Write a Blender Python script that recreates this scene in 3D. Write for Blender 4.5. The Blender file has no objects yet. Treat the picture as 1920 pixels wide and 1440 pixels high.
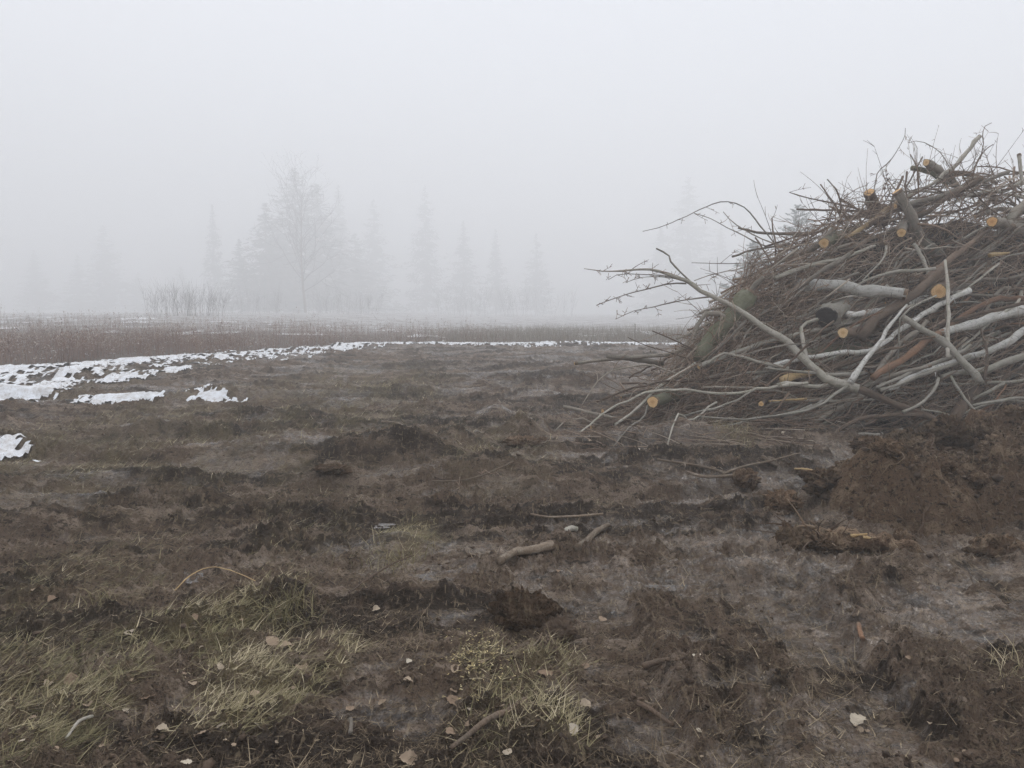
import bpy, math, random
import numpy as np

random.seed(7)
rng = np.random.default_rng(7)
scene = bpy.context.scene
COL = scene.collection

# ------------------------------------------------------------------ camera
CAM_H, FPX, HORIZON = 1.6, 1385.0, 585.0          # eye height, focal length and horizon row in 1920x1440 pixels
PITCH = math.atan((720 - HORIZON) / FPX)
cam_d = bpy.data.cameras.new('camera')
cam_d.sensor_width = 36.0
cam_d.lens = 36.0 * FPX / 1920.0
cam_d.clip_start, cam_d.clip_end = 0.05, 3000
cam = bpy.data.objects.new('camera', cam_d)
COL.objects.link(cam)
cam.location = (0, 0, CAM_H)
cam.rotation_euler = (math.pi / 2 - PITCH, 0, 0)
scene.camera = cam

# ------------------------------------------------------------------ sky, sun, exposure
SUN_EL, SUN_ROT = math.radians(48), math.radians(-35)
world = bpy.data.worlds.new('World')
scene.world = world
world.use_nodes = True
nt = world.node_tree
bg = nt.nodes['Background']
sky = nt.nodes.new('ShaderNodeTexSky')
sky.sky_type = 'NISHITA'
sky.sun_disc = False
sky.sun_elevation, sky.sun_rotation = SUN_EL, SUN_ROT
sky.dust_density = 6.0
mix = nt.nodes.new('ShaderNodeMix')
mix.data_type = 'RGBA'
mix.inputs['Factor'].default_value = 0.93          # closed cloud deck over the clear sky
nt.links.new(sky.outputs['Color'], mix.inputs['A'])
mix.inputs['B'].default_value = (8.35, 8.8, 9.7, 1)
nt.links.new(mix.outputs['Result'], bg.inputs['Color'])
bg.inputs['Strength'].default_value = 0.12

sun_d = bpy.data.lights.new('sun', 'SUN')
sun_d.energy = 1.5
sun_d.angle = math.radians(22)
sun_d.color = (1.0, 0.97, 0.93)
sun = bpy.data.objects.new('sun', sun_d)
COL.objects.link(sun)
sun.rotation_euler = (math.pi / 2 - SUN_EL, 0, SUN_ROT + math.pi)
sun.location = (0, 0, 60)

scene.view_settings.view_transform = 'Standard'
scene.view_settings.look = 'None'
scene.view_settings.exposure = 0.0
scene.view_settings.gamma = 1.0
scene.view_settings.use_curve_mapping = False
scene.cycles.volume_bounces = 6
scene.cycles.max_bounces = 9
scene.cycles.diffuse_bounces = 3
scene.cycles.use_denoising = True
scene.cycles.denoising_prefilter = 'NONE'
scene.cycles.use_adaptive_sampling = False

# ------------------------------------------------------------------ numpy noise
def _hash(ix, iy, seed):
    h = (ix.astype(np.int64) * 374761393 + iy.astype(np.int64) * 668265263 + seed * 1442695041) & 0xFFFFFFFF
    h = ((h ^ (h >> 13)) * 1274126177) & 0xFFFFFFFF
    return (h ^ (h >> 16)) & 0xFFFF

_ang = np.arange(65536) / 65536.0 * 2 * np.pi
_GX, _GY = np.cos(_ang), np.sin(_ang)

def pn(x, y, seed=0):
    """gradient noise, about -0.7..0.7"""
    x = np.asarray(x, float); y = np.asarray(y, float)
    x0 = np.floor(x); y0 = np.floor(y)
    fx = x - x0; fy = y - y0
    u = fx * fx * fx * (fx * (fx * 6 - 15) + 10)
    v = fy * fy * fy * (fy * (fy * 6 - 15) + 10)
    def g(dx, dy):
        h = _hash(x0 + dx, y0 + dy, seed)
        return _GX[h] * (fx - dx) + _GY[h] * (fy - dy)
    a = g(0, 0); b = g(1, 0); c = g(0, 1); d = g(1, 1)
    return (a + (b - a) * u) * (1 - v) + (c + (d - c) * u) * v

def fbm(x, y, seed=0, octs=3, gain=0.5):
    s = 0; a = 1.0
    for o in range(octs):
        s = s + a * pn(x, y, seed + o * 17)
        x = x * 2.03 + 5.1; y = y * 2.03 + 1.7; a *= gain
    return s

def sm(a, b, x):
    t = np.clip((x - a) / (b - a), 0, 1)
    return t * t * (3 - 2 * t)

# ------------------------------------------------------------------ pixels of the survey photo -> directions
def ray(px, py):
    u = (px - 960.0) / FPX; v = (720.0 - py) / FPX
    cp, sp = math.cos(PITCH), math.sin(PITCH)
    return u, cp + v * sp, -sp + v * cp

def flat(px, py, z=0.0):
    dx, dy, dz = ray(px, py)
    t = (z - CAM_H) / dz
    return dx * t, dy * t

# ------------------------------------------------------------------ the lie of the land
GRASS_PATCHES = []        # (x, y, rx, ry, strength) world ellipses
def gp(px, py, wpx, rx_over, strength, ry=None):
    x, y = flat(px, py)
    rx = wpx / FPX * y
    GRASS_PATCHES.append((x, y, rx, ry if ry else rx * rx_over, strength))
for a in [(170, 1300, 300, 1.0, 1.0), (430, 1235, 150, 1.3, 1.0), (60, 1400, 260, .8, .9), (520, 1290, 110, 1.6, .95), (240, 1400, 180, .8, .7),
          (1060, 1290, 75, 1.5, 1.0), (960, 1400, 190, .8, .65), (900, 1290, 70, 1.2, .55), (540, 1150, 60, 1.2, .8),
          (120, 1120, 160, 2.0, .35),
          (740, 1035, 80, 2.2, .7), (520, 770, 200, 4.0, .5), (700, 740, 160, 5.0, .6), (330, 845, 110, 4, .7), (60, 860, 90, 3.5, .7),
          (330, 775, 160, 4, .6), (220, 715, 90, 5, .6), (860, 830, 60, 3, .5), (420, 905, 160, 3, .2), (1370, 826, 40, 2.0, .9),
          (540, 740, 150, 5, .5), (940, 860, 120, 3, .4), (640, 940, 160, 3, .2)]:
    gp(*a)

def grass_mask(x, y):
    m = np.zeros_like(x)
    wx = x + 0.35 * pn(x * 1.3, y * 1.1, 91); wy = y + 0.5 * pn(x * 1.2, y * 0.9, 92)
    for (cx, cy, rx, ry, s) in GRASS_PATCHES:
        d = ((wx - cx) / rx) ** 2 + ((wy - cy) / ry) ** 2
        m = np.maximum(m, s * np.clip(1.35 - d, 0, 1))
    m = m * np.clip(.36 + 1.9 * (fbm(x * 2.6, y * 1.5, 93, 3) + 0.25), 0, 1.15)
    return np.clip(m, 0, 1)

# berms, clods and hollows traced from the photo: x, y, rx, ry, h
BUMPS = []
def bp(px, py, wpx, ry, h, ang=0.0):
    x, y = flat(px, py)
    BUMPS.append((x, y, wpx / FPX * y, ry, h, ang))
bp(770, 870, 115, .38, .17, .10); bp(850, 852, 50, .30, .12); bp(980, 832, 50, .30, .25); bp(1018, 826, 14, .15, .10)
bp(620, 915, 52, .25, .16); bp(560, 860, 150, .35, .09); bp(470, 790, 130, .5, .14, .05); bp(880, 905, 300, .28, .08, .06)
bp(640, 770, 110, .5, .10); bp(1000, 745, 60, .5, .12); bp(760, 735, 60, .4, .15); bp(270, 815, 60, .35, .16)
bp(930, 775, 40, .4, .12); bp(1100, 720, 40, .4, .16); bp(180, 900, 170, .25, .07); bp(130, 715, 50, .7, .13); bp(260, 700, 40, .6, .08)
bp(340, 700, 30, .5, .05); bp(420, 745, 40, .5, .03); bp(30, 835, 70, .35, .16); bp(1050, 1060, 150, .10, .045)
bp(760, 1150, 170, .08, .05, .05); bp(1380, 1092, 160, .10, .07); bp(540, 1160, 60, .16, .10); bp(740, 1045, 70, .2, .08)
bp(1290, 830, 120, .4, .08); bp(1250, 880, 150, .3, .05)

def meadow_edge(x):
    e = np.where(x < -13.2, 18.8 + (x + 13.2) * 0.25, 18.8 + (x + 13.2) * 2.5)
    return np.minimum(e, 34.6)

def snow_front(x):
    """how far the broken snow reaches out in front of the weeds"""
    return 2.4 + 10.0 * sm(-5.0, -7.5, x) * (1 - .35 * sm(-10, -14, x))

def mud_zone(x, y):
    """1 on churned mud, 0 on the untouched meadow"""
    edge = meadow_edge(x)
    edge = edge + 1.3 * pn(x * 0.35, y * 0.2, 41) + 0.6 * pn(x * 1.3, y * 0.7, 42)
    edge = np.minimum(edge, 35.5 + 0.8 * pn(x * .3, y * .2, 44))
    return 1 - sm(-0.8, 0.8, y - edge)

def base_height(x, y):
    z = 1.05 * sm(4, 42, -x) * sm(18, 70, y) + 0.35 * sm(60, 200, y)
    return z + 0.10 * pn(x * 0.11, y * 0.11, 3)

RUTS = [(5.45, .05, .8), (6.15, .05, .7), (7.3, -.03, 1.0), (8.35, -.03, .9), (9.9, .02, 1.1), (11.2, .02, 1.0), (13.4, .04, 1.2), (15.2, .04, 1.1), (18.5, 0, 1.3), (21.5, 0, 1.3), (25, .02, 1.4)]
def ruts(x, y):
    """wheel ruts that cross the clearing: (height change, how deep inside a rut)"""
    v = y * 0.99 - x * 0.12
    z = 0.0; inside = 0.0
    for i, (v0, sl, w) in enumerate(RUTS):
        d = (v - v0 - sl * x - .35 * pn(x * .22, v0 * 3.1, 180 + i) - .07 * pn(x * 1.5, v0, 210 + i)) / w
        on = sm(-.25, .12, pn(x * .16 + v0, v0 * 1.7, 240 + i))
        b = np.exp(-(d / .20) ** 2) * on
        z = z - .085 * b + .065 * np.exp(-((np.abs(d) - .42) / .15) ** 2) * on * (.6 + .9 * np.abs(pn(x * 2.2, v0, 260 + i)))
        inside = np.maximum(inside, b)
    return z, inside

def tracks(x, y):
    """pressed tyre tracks on the near right, running away from the viewer"""
    z = 0.0; inside = 0.0
    for i, (x0, sl) in enumerate([(1.42, .04), (2.75, .10), (.42, -.02)]):
        d = np.abs(x - x0 - sl * (y - 3) - .05 * pn(y * .8, x0, 290 + i))
        b = sm(.25, .17, d) * sm(4.75, 4.3, y) * sm(-.35, .05, pn(y * .7, x0 * 3, 295 + i))
        z = z - .05 * b + .045 * np.exp(-((d - .28) / .06) ** 2) * sm(4.75, 4.3, y) * np.abs(pn(y * 4, x0, 298 + i)) * 1.6
        lug = np.sin((y + .45 * d) * 2 * np.pi / .15)
        z = z + .012 * b * np.clip(lug * 2, -1, 1)
        inside = np.maximum(inside, b)
    return z, inside

def wet_mask(x, y):
    """smeared, waterlogged flats between the churned ridges"""
    v = y * 0.99 - x * 0.12
    n = .60 * pn(x * .20, v * .80, 61) + .75 * pn(x * .65, v * 2.3, 62) + .55 * pn(x * 1.9, v * 5.0, 63)
    n = n - .02 + .22 * sm(0.1, .9, x) * (1 - sm(4.2, 5.6, y)) - .25 * sm(-.2, -1.2, x) * (1 - sm(3.4, 4.2, y))
    n = n + .16 * sm(9, 24, y) + .30 * ruts(x, y)[1] + .12 * tracks(x, y)[1]
    return sm(.08, .24, n + .34 * fbm(x * 4.5, v * 7, 64, 3))

def humus_shade_mask(x, y):
    """dark humus tone painted in for rut shade: bands along the ruts, streaks along the near tracks"""
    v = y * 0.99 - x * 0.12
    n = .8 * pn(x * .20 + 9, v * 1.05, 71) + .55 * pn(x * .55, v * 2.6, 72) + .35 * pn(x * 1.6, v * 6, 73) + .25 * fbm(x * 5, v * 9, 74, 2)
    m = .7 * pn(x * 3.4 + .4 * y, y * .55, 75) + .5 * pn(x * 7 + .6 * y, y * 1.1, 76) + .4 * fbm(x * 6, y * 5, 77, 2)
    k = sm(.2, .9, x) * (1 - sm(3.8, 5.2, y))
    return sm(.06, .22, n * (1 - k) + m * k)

def height(x, y, fine=True):
    x = np.asarray(x, float); y = np.asarray(y, float)
    z = base_height(x, y)
    mud = mud_zone(x, y)
    v = y * 0.99 - x * 0.12
    far = sm(3.5, 6.5, y + 0.25 * np.maximum(-x, 0) * 0)      # tracks that cross the view
    z = z + mud * far * (0.22 * pn(x * 0.16, v * 0.75, 5) + 0.18 * pn(x * 0.26 + 4, v * 1.7, 6) + .09 * pn(x * .5, v * 3.4, 7))
    rz, ri = ruts(x, y); tz, ti = tracks(x, y)
    z = z + mud * (rz + tz)
    near = 1 - far                                             # tracks that run away from the viewer
    z = z + near * 0.050 * pn(x * 1.7, y * 0.22, 8)
    tr = near * sm(0.2, 1.0, x)
    z = z + tr * (0.030 * pn(x * 4.2 + 0.3 * y, y * 0.5, 9) + 0.014 * pn(x * 9.0 + .5 * y, y * 0.9, 10))
    for (cx, cy, rx, ry, h, a) in BUMPS:
        dx, dy = x - cx, y - cy
        ca, sa = math.cos(a), math.sin(a)
        du, dv = (dx * ca + dy * sa) / rx, (-dx * sa + dy * ca) / ry
        z = z + 1.3 * h * np.exp(-(du * du + dv * dv) * 1.6)
    if fine:
        cl = 0.35 + 0.9 * np.clip(fbm(x * 0.9, y * 0.8, 21, 2) + 0.35, 0, 1)        # how churned
        wx = x + .10 * pn(x * 4, y * 4, 16); wy = y + .10 * pn(x * 4, y * 4, 17)
        b1 = np.abs(pn(wx * 2.2, wy * 3.0, 11)); b2 = np.abs(pn(wx * 5.5, wy * 7.0, 12))
        b3 = np.abs(pn(wx * 12, wy * 15, 13)); b4 = np.abs(pn(wx * 25, wy * 30, 14)); b5 = pn(x * 55, y * 62, 15)
        amp = (0.45 + 0.55 * mud) * (1 - .50 * wet_mask(x, y) * mud) * (1 - .65 * np.maximum(ti, .7 * ri))
        z = z + near * sm(.2, 1, x) * .012 * pn(x * 2.5, y * 9, 18)
        z = z + amp * (.25 + cl) * (0.11 * b1 + 0.095 * b2 + 0.080 * b3 + 0.052 * b4 + 0.016 * b5)
        # smeared flats: clip the peaks in patches
    return z

def H(x, y):
    return float(height(np.array([x]), np.array([y]))[0])

# earth heap in front of the brush pile, on the right
HEAP = [(4.6, 6.9, 1.5, 1.15, .21), (5.8, 7.2, 1.5, 1.3, .20), (3.4, 6.0, 1.1, .8, .24), (2.9, 5.45, .55, .42, .26), (4.5, 5.9, 1.1, .6, .22),
        (6.6, 6.4, 1.2, 1.2, .26), (4.05, 7.05, .4, .3, .12), (4.95, 7.35, .26, .22, .16), (3.3, 6.7, .25, .2, .14), (5.5, 6.2, .3, .25, .18),
        (5.2, 5.4, .8, .5, .12)]
def heap_height(x, y):
    z = np.zeros_like(x)
    for (cx, cy, rx, ry, h) in HEAP:
        z = z + h * np.exp(-(((x - cx) / rx) ** 2 + ((y - cy) / ry) ** 2) * 1.5)
    k = sm(0.03, 0.25, z)
    lum = 0.26 * np.abs(pn(x * 1.6, y * 1.7, 51)) + 0.30 * np.abs(pn(x * 3.4, y * 3.2, 52)) + 0.17 * np.abs(pn(x * 7.5, y * 7.0, 53)) \
        + 0.08 * np.abs(pn(x * 16, y * 16, 54)) + 0.022 * pn(x * 33, y * 33, 55) + .010 * pn(x * 64, y * 64, 56)
    return z * 0.92 + k * (lum - 0.06) - 0.05 * (1 - k)

def top_exact(x, y):
    """ground or earth heap, whichever is higher, at one point"""
    xa, ya = np.array([float(x)]), np.array([float(y)])
    return float((height(xa, ya) + np.maximum(heap_height(xa, ya), 0))[0])

_gx, _gy = np.arange(-7.5, 17.5, .03), np.arange(1.8, 13.0, .03)
_TX, _TY = np.meshgrid(_gx, _gy)
_TOP = height(_TX, _TY) + np.maximum(heap_height(_TX, _TY), 0)
def top(x, y):
    u, v = (x + 7.5) / .03, (y - 1.8) / .03
    i, j = int(u), int(v)
    if i < 0 or j < 0 or i >= len(_gx) - 1 or j >= len(_gy) - 1:
        return top_exact(x, y)
    u -= i; v -= j
    return float((_TOP[j, i] * (1 - u) + _TOP[j, i + 1] * u) * (1 - v) + (_TOP[j + 1, i] * (1 - u) + _TOP[j + 1, i + 1] * u) * v)

def ground_at(px, py):
    """where a line of sight meets the ground"""
    z = 0.05
    for _ in range(8):
        x, y = flat(px, py, z)
        z = 0.5 * z + 0.5 * top(x, y)
    return x, y, top(x, y)

# ------------------------------------------------------------------ object helpers
def link(name, mesh, parent=None):
    o = bpy.data.objects.new(name, mesh)
    COL.objects.link(o)
    if parent is not None:
        o.parent = parent
    return o

def tag(o, label=None, cat=None, group=None, kind=None):
    for k, v in (('label', label), ('category', cat), ('group', group), ('kind', kind)):
        if v:
            o[k] = v
    return o

def empty(name, loc):
    o = bpy.data.objects.new(name, None)
    COL.objects.link(o)
    o.location = loc
    o.empty_display_size = 0.2
    return o

def np_mesh(name, V, F, mat, attrs=None, smooth=True):
    """V (n,3), F (m,3|4) -> mesh"""
    V = np.ascontiguousarray(V, np.float32); F = np.ascontiguousarray(F, np.int32)
    me = bpy.data.meshes.new(name)
    n, k = len(F), F.shape[1]
    me.vertices.add(len(V)); me.vertices.foreach_set('co', V.ravel())
    me.loops.add(n * k); me.loops.foreach_set('vertex_index', F.ravel())
    me.polygons.add(n)
    me.polygons.foreach_set('loop_start', np.arange(n, dtype=np.int32) * k)
    me.polygons.foreach_set('loop_total', np.full(n, k, np.int32))
    me.polygons.foreach_set('use_smooth', np.full(n, smooth, bool))
    me.update(calc_edges=True)
    for an, arr in (attrs or {}).items():
        arr = np.ascontiguousarray(arr, np.float32)
        if arr.ndim == 1:
            a = me.attributes.new(an, 'FLOAT', 'POINT'); a.data.foreach_set('value', arr)
        else:
            a = me.attributes.new(an, 'FLOAT_VECTOR', 'POINT'); a.data.foreach_set('vector', arr.ravel())
    if mat:
        me.materials.append(mat)
    return me

def tubes(P, R, sides=6, rnd=None, rough=0.0):
    """P (N,K,3) centre lines, R (N,K) radii -> V, F, attrs of N tubes with pointed/closed ends"""
    N, K, _ = P.shape
    T = np.gradient(P, axis=1)
    T /= np.linalg.norm(T, axis=2, keepdims=True) + 1e-9
    ref = np.zeros_like(T); ref[..., 2] = 1.0
    flatm = np.abs(T.mean(axis=1)[:, 2]) > 0.85
    ref[flatm] = (1, 0, 0)
    A = np.cross(T, ref); A /= np.linalg.norm(A, axis=2, keepdims=True) + 1e-9
    B = np.cross(A, T)
    ang = np.arange(sides) / sides * 2 * np.pi
    ca, sa = np.cos(ang), np.sin(ang)
    RR = R[:, :, None] * np.ones(sides)
    if rough:
        RR = RR * (1 + rough * rng.standard_normal(RR.shape))
    V = P[:, :, None, :] + RR[..., None] * (A[:, :, None, :] * ca[None, None, :, None] + B[:, :, None, :] * sa[None, None, :, None])
    seg = np.linalg.norm(np.diff(P, axis=1), axis=2)
    al = np.concatenate([np.zeros((N, 1)), np.cumsum(seg, axis=1)], axis=1)
    off = rng.random((N, 1)) * 20
    bark = np.stack([RR * ca, RR * sa, np.broadcast_to((al + off)[:, :, None], RR.shape)], axis=-1)
    idx = np.arange(N * K * sides).reshape(N, K, sides)
    nx = np.roll(idx, -1, axis=2)
    F = np.stack([idx[:, :-1], nx[:, :-1], nx[:, 1:], idx[:, 1:]], axis=-1).reshape(-1, 4)
    caps = []
    for e, flip in ((0, True), (K - 1, False)):
        ring = idx[:, e]
        if flip:
            ring = ring[:, ::-1]
        for j in range(1, sides - 2, 2):
            caps.append(np.stack([ring[:, 0], ring[:, j], ring[:, j + 1], ring[:, j + 2]], axis=-1))
    F = np.concatenate([F] + caps)
    at = {'bark': bark.reshape(-1, 3)}
    if rnd is not None:
        at['rnd'] = np.repeat(rnd, K * sides)
    return V.reshape(-1, 3), F, at

def catmull(pts, n):
    pts = np.asarray(pts, float)
    if len(pts) == 2:
        t = np.linspace(0, 1, n)[:, None]
        return pts[0] * (1 - t) + pts[1] * t
    P = np.vstack([2 * pts[0] - pts[1], pts, 2 * pts[-1] - pts[-2]])
    d = np.linalg.norm(np.diff(pts, axis=0), axis=1)
    cum = np.concatenate([[0], np.cumsum(d)])
    out = []
    for s in np.linspace(0, cum[-1] * 0.99999, n):
        i = min(np.searchsorted(cum, s, side='right') - 1, len(pts) - 2)
        t = (s - cum[i]) / max(d[i], 1e-9)
        p0, p1, p2, p3 = P[i], P[i + 1], P[i + 2], P[i + 3]
        out.append(0.5 * (2 * p1 + (p2 - p0) * t + (2 * p0 - 5 * p1 + 4 * p2 - p3) * t * t + (3 * p1 - p0 - 3 * p2 + p3) * t ** 3))
    return np.array(out)

# ------------------------------------------------------------------ words for where a small thing lies
TAKEN = set()
def unique(head, px, py, marks, near=16):
    for rank in range(4):
        lab = head + ' ' + beside(px, py, marks, near, rank)
        if lab not in TAKEN and len(lab.replace(',', ' ').split()) <= 16:
            TAKEN.add(lab)
            return lab
    return (head + ' ' + beside(px, py, marks, near)).replace('above and ', '').replace('below and ', '')

def beside(px, py, marks, near=16, rank=0):
    d, mx, my, name = sorted(((px - a) ** 2 + (py - b_) ** 2, a, b_, n) for a, b_, n in marks)[rank]
    d = math.sqrt(d); dx, dy = px - mx, py - my
    if d < near and rank == 0:
        return 'touching ' + name
    far = '' if d > 55 else 'just '
    if abs(dx) > 2.2 * abs(dy): w = 'right of' if dx > 0 else 'left of'
    elif abs(dy) > 2.2 * abs(dx): w = 'below' if dy > 0 else 'above'
    else: w = ('below' if dy > 0 else 'above') + (' and right of' if dx > 0 else ' and left of')
    return far + w + ' ' + name

# ------------------------------------------------------------------ materials
def new_mat(name):
    m = bpy.data.materials.new(name)
    m.use_nodes = True
    t = m.node_tree
    return m, t, t.nodes['Principled BSDF']

def N(t, typ, **kw):
    n = t.nodes.new(typ)
    for k, v in kw.items():
        if k.startswith('_'):
            setattr(n, k[1:], v)
        else:
            n.inputs[k].default_value = v
    return n

def rgb(c):
    return (c[0], c[1], c[2], 1)

def mixc(t, fac, a, b, blend='MIX'):
    m = t.nodes.new('ShaderNodeMix'); m.data_type = 'RGBA'; m.blend_type = blend
    for sock, v in ((m.inputs['Factor'], fac), (m.inputs['A'], a), (m.inputs['B'], b)):
        if hasattr(v, 'links') or isinstance(v, bpy.types.NodeSocket):
            t.links.new(v, sock)
        elif isinstance(v, tuple):
            sock.default_value = rgb(v)
        else:
            sock.default_value = v
    return m.outputs['Result']

def ramp(t, val, lo, hi, a=0.0, b=1.0):
    r = t.nodes.new('ShaderNodeMapRange')
    r.inputs['From Min'].default_value = lo; r.inputs['From Max'].default_value = hi
    r.inputs['To Min'].default_value = a; r.inputs['To Max'].default_value = b
    t.links.new(val, r.inputs['Value'])
    return r.outputs['Result']

def attr(t, name, out='Fac'):
    a = t.nodes.new('ShaderNodeAttribute'); a.attribute_name = name
    return a.outputs[out]

def noise(t, vec, scale, detail=3, rough=0.6, mapscale=None):
    n = N(t, 'ShaderNodeTexNoise', Scale=scale, Detail=detail, Roughness=rough)
    if mapscale:
        mp = t.nodes.new('ShaderNodeMapping'); mp.inputs['Scale'].default_value = mapscale
        t.links.new(vec, mp.inputs['Vector']); vec = mp.outputs['Vector']
    t.links.new(vec, n.inputs['Vector'])
    return n.outputs['Fac']

def bump(t, bsdf, h, strength, dist):
    b = N(t, 'ShaderNodeBump', Strength=strength, Distance=dist)
    t.links.new(h, b.inputs['Height']); t.links.new(b.outputs['Normal'], bsdf.inputs['Normal'])

def mul(t, a, b, op='MULTIPLY'):
    m = t.nodes.new('ShaderNodeMath'); m.operation = op
    for i, v in enumerate((a, b)):
        if isinstance(v, bpy.types.NodeSocket):
            t.links.new(v, m.inputs[i])
        else:
            m.inputs[i].default_value = v
    return m.outputs[0]

def make_mud(name, c1, c2, c3, wetness=1.0, thatch=True):
    m, t, b = new_mat(name)
    pos = t.nodes.new('ShaderNodeNewGeometry').outputs['Position']
    n1 = noise(t, pos, 0.9, 4); n2 = noise(t, pos, 9, 5, .65); n3 = noise(t, pos, 70, 3, .7)
    wetf = attr(t, 'wet') if thatch else 0.0
    dry = mul(t, 1.0, mul(t, wetf, .10), 'SUBTRACT')
    col = mixc(t, ramp(t, n1, .38, .62), c1, c2)
    skin = noise(t, pos, 3.3, 6, .68, (.6, 1.9, 1))                       # pale smeared skin of half dried mud
    col = mixc(t, ramp(t, skin, .52, .57, 0, .75), col, c3)
    if thatch:
        tn = attr(t, 'humus_shade')
        col = mixc(t, mul(t, tn, ramp(t, noise(t, pos, 6, 5, .7, (.5, 1.3, 1)), .36, .50, .25, .95)), col, tuple(v * .27 for v in c1))  # humus-dark bands painted to carry the shade of the ruts
        col = mixc(t, mul(t, wetf, ramp(t, n2, .44, .56, .1, .8)), col, tuple(v * .42 for v in c3))
    col = mixc(t, mul(t, ramp(t, noise(t, pos, 13, 5, .7, (.6, 1.6, 1)), .57, .60, 0, .75), dry), col, tuple(v * .16 for v in c1))    # dark humus crumbs
    col = mixc(t, mul(t, ramp(t, n3, .55, .62, 0, .7), dry), col, tuple(v * 0.2 for v in c1))
    # fibres of old grass mixed in the mud
    f = noise(t, pos, 1, 2, .5, (55, 9, 20)); col = mixc(t, ramp(t, f, .60, .68, 0, .6), col, (.26, .20, .13))
    f2 = noise(t, pos, 1, 2, .5, (8, 60, 20)); col = mixc(t, ramp(t, f2, .62, .70, 0, .55), col, (.24, .185, .125))
    if thatch:
        g = attr(t, 'grass')
        gn = noise(t, pos, 14, 4, .7, (1.0, .35, 1))
        gc = mixc(t, ramp(t, noise(t, pos, 3, 3), .4, .65), (.165, .13, .068), (.10, .075, .045))
        col = mixc(t, mul(t, ramp(t, gn, .30, .62), g), col, gc)
        md = attr(t, 'meadow')
        col = mixc(t, mul(t, md, 0.8), col, (.085, .058, .040))
        col = mixc(t, mul(t, attr(t, 'snow_haze'), ramp(t, noise(t, pos, .5, 5, .65, (1, .5, 1)), .34, .56)), col, (.47, .46, .45))  # far ground paled to sink into the fog: painted haze over thin snow
    if not thatch:
        hv = t.nodes.new('ShaderNodeHueSaturation')
        t.links.new(ramp(t, t.nodes.new('ShaderNodeObjectInfo').outputs['Random'], 0, 1, .65, 1.5), hv.inputs['Value']); t.links.new(col, hv.inputs['Color']); col = hv.outputs['Color']
    t.links.new(col, b.inputs['Base Color'])
    w = noise(t, pos, 16, 5, .7, (.7, 1.4, 1))
    if thatch:
        wet = attr(t, 'wet')
        r = ramp(t, mul(t, mul(t, wet, wetness), ramp(t, w, .40, .56)), 0, 1, .66, .13)
        t.links.new(r, b.inputs['Roughness'])
    else:
        b.inputs['Roughness'].default_value = .85
    if thatch:
        t.links.new(ramp(t, mul(t, wet, ramp(t, w, .40, .56)), .2, 1, .12, .6), b.inputs['Specular IOR Level'])
    else:
        b.inputs['Specular IOR Level'].default_value = 0.06
    h = mul(t, mul(t, n2, 0.8), mul(t, n3, 0.5), 'ADD')
    if thatch:
        h = mul(t, h, mul(t, 1.0, mul(t, wetf, .5), 'SUBTRACT'))
    bump(t, b, h, 1.0, 0.05)
    return m

M = {}
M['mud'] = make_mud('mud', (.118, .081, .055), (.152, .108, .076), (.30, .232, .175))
M['earth'] = make_mud('heap_earth', (.115, .074, .047), (.155, .102, .065), (.27, .195, .13), thatch=False)
M['core'] = make_mud('pile_core_dark', (.020, .015, .012), (.026, .020, .016), (.032, .024, .018), thatch=False)  # near black for the added core, painting in shade between the branches

def bark_mat(name, a, b_, dark, lichen, lent=0.55, lich=0.4, rough=.8):
    m, t, b = new_mat(name)
    v = attr(t, 'bark', 'Vector')
    oi = t.nodes.new('ShaderNodeObjectInfo').outputs['Random']
    n1 = noise(t, v, 1, 3, .6, (7, 7, 3)); n2 = noise(t, v, 1, 3, .6, (14, 14, 70)); n3 = noise(t, v, 1, 4, .7, (30, 30, 12))
    col = mixc(t, ramp(t, n1, .35, .65), a, b_)
    col = mixc(t, ramp(t, n3, .48, .66, 0, .5), col, lichen)
    col = mixc(t, mul(t, ramp(t, n2, .60, .68), lent), col, dark)
    col = mixc(t, ramp(t, noise(t, v, 1, 3, .5, (3, 3, 1.3)), .52, .68, 0, lich), col, lichen)
    hv = t.nodes.new('ShaderNodeHueSaturation')
    t.links.new(ramp(t, oi, 0, 1, .65, 1.25), hv.inputs['Value']); t.links.new(col, hv.inputs['Color'])
    t.links.new(hv.outputs['Color'], b.inputs['Base Color'])
    b.inputs['Roughness'].default_value = rough
    b.inputs['Specular IOR Level'].default_value = .15
    bump(t, b, mul(t, n3, n2, 'ADD'), .9, .012)
    return m

M['birch'] = bark_mat('birch_bark', (.70, .68, .64), (.56, .54, .49), (.06, .05, .045), (.25, .24, .19), .9, .35, .6)
M['pale'] = bark_mat('pale_bark', (.47, .43, .37), (.35, .32, .27), (.08, .07, .055), (.25, .25, .17), .6, .45, .7)
M['grey'] = bark_mat('grey_bark', (.35, .305, .25), (.24, .205, .17), (.05, .042, .037), (.17, .18, .14), .5, .45)
M['brown'] = bark_mat('brown_bark', (.20, .14, .10), (.125, .09, .066), (.03, .023, .018), (.15, .13, .10), .5, .3)
M['rusty'] = bark_mat('rusty_bark', (.27, .155, .095), (.19, .11, .07), (.08, .045, .03), (.16, .12, .085), .5, .4)
M['moss'] = bark_mat('mossy_bark', (.17, .165, .115), (.11, .115, .06), (.05, .04, .035), (.20, .20, .14), .5, .5)
M['muddy'] = bark_mat('muddy_bark', (.23, .175, .125), (.12, .088, .062), (.05, .035, .025), (.42, .37, .30), .5, .35)
M['split'] = bark_mat('split_wood', (.55, .40, .21), (.45, .30, .15), (.2, .13, .07), (.35, .25, .14), .35, .3, .6)

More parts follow.
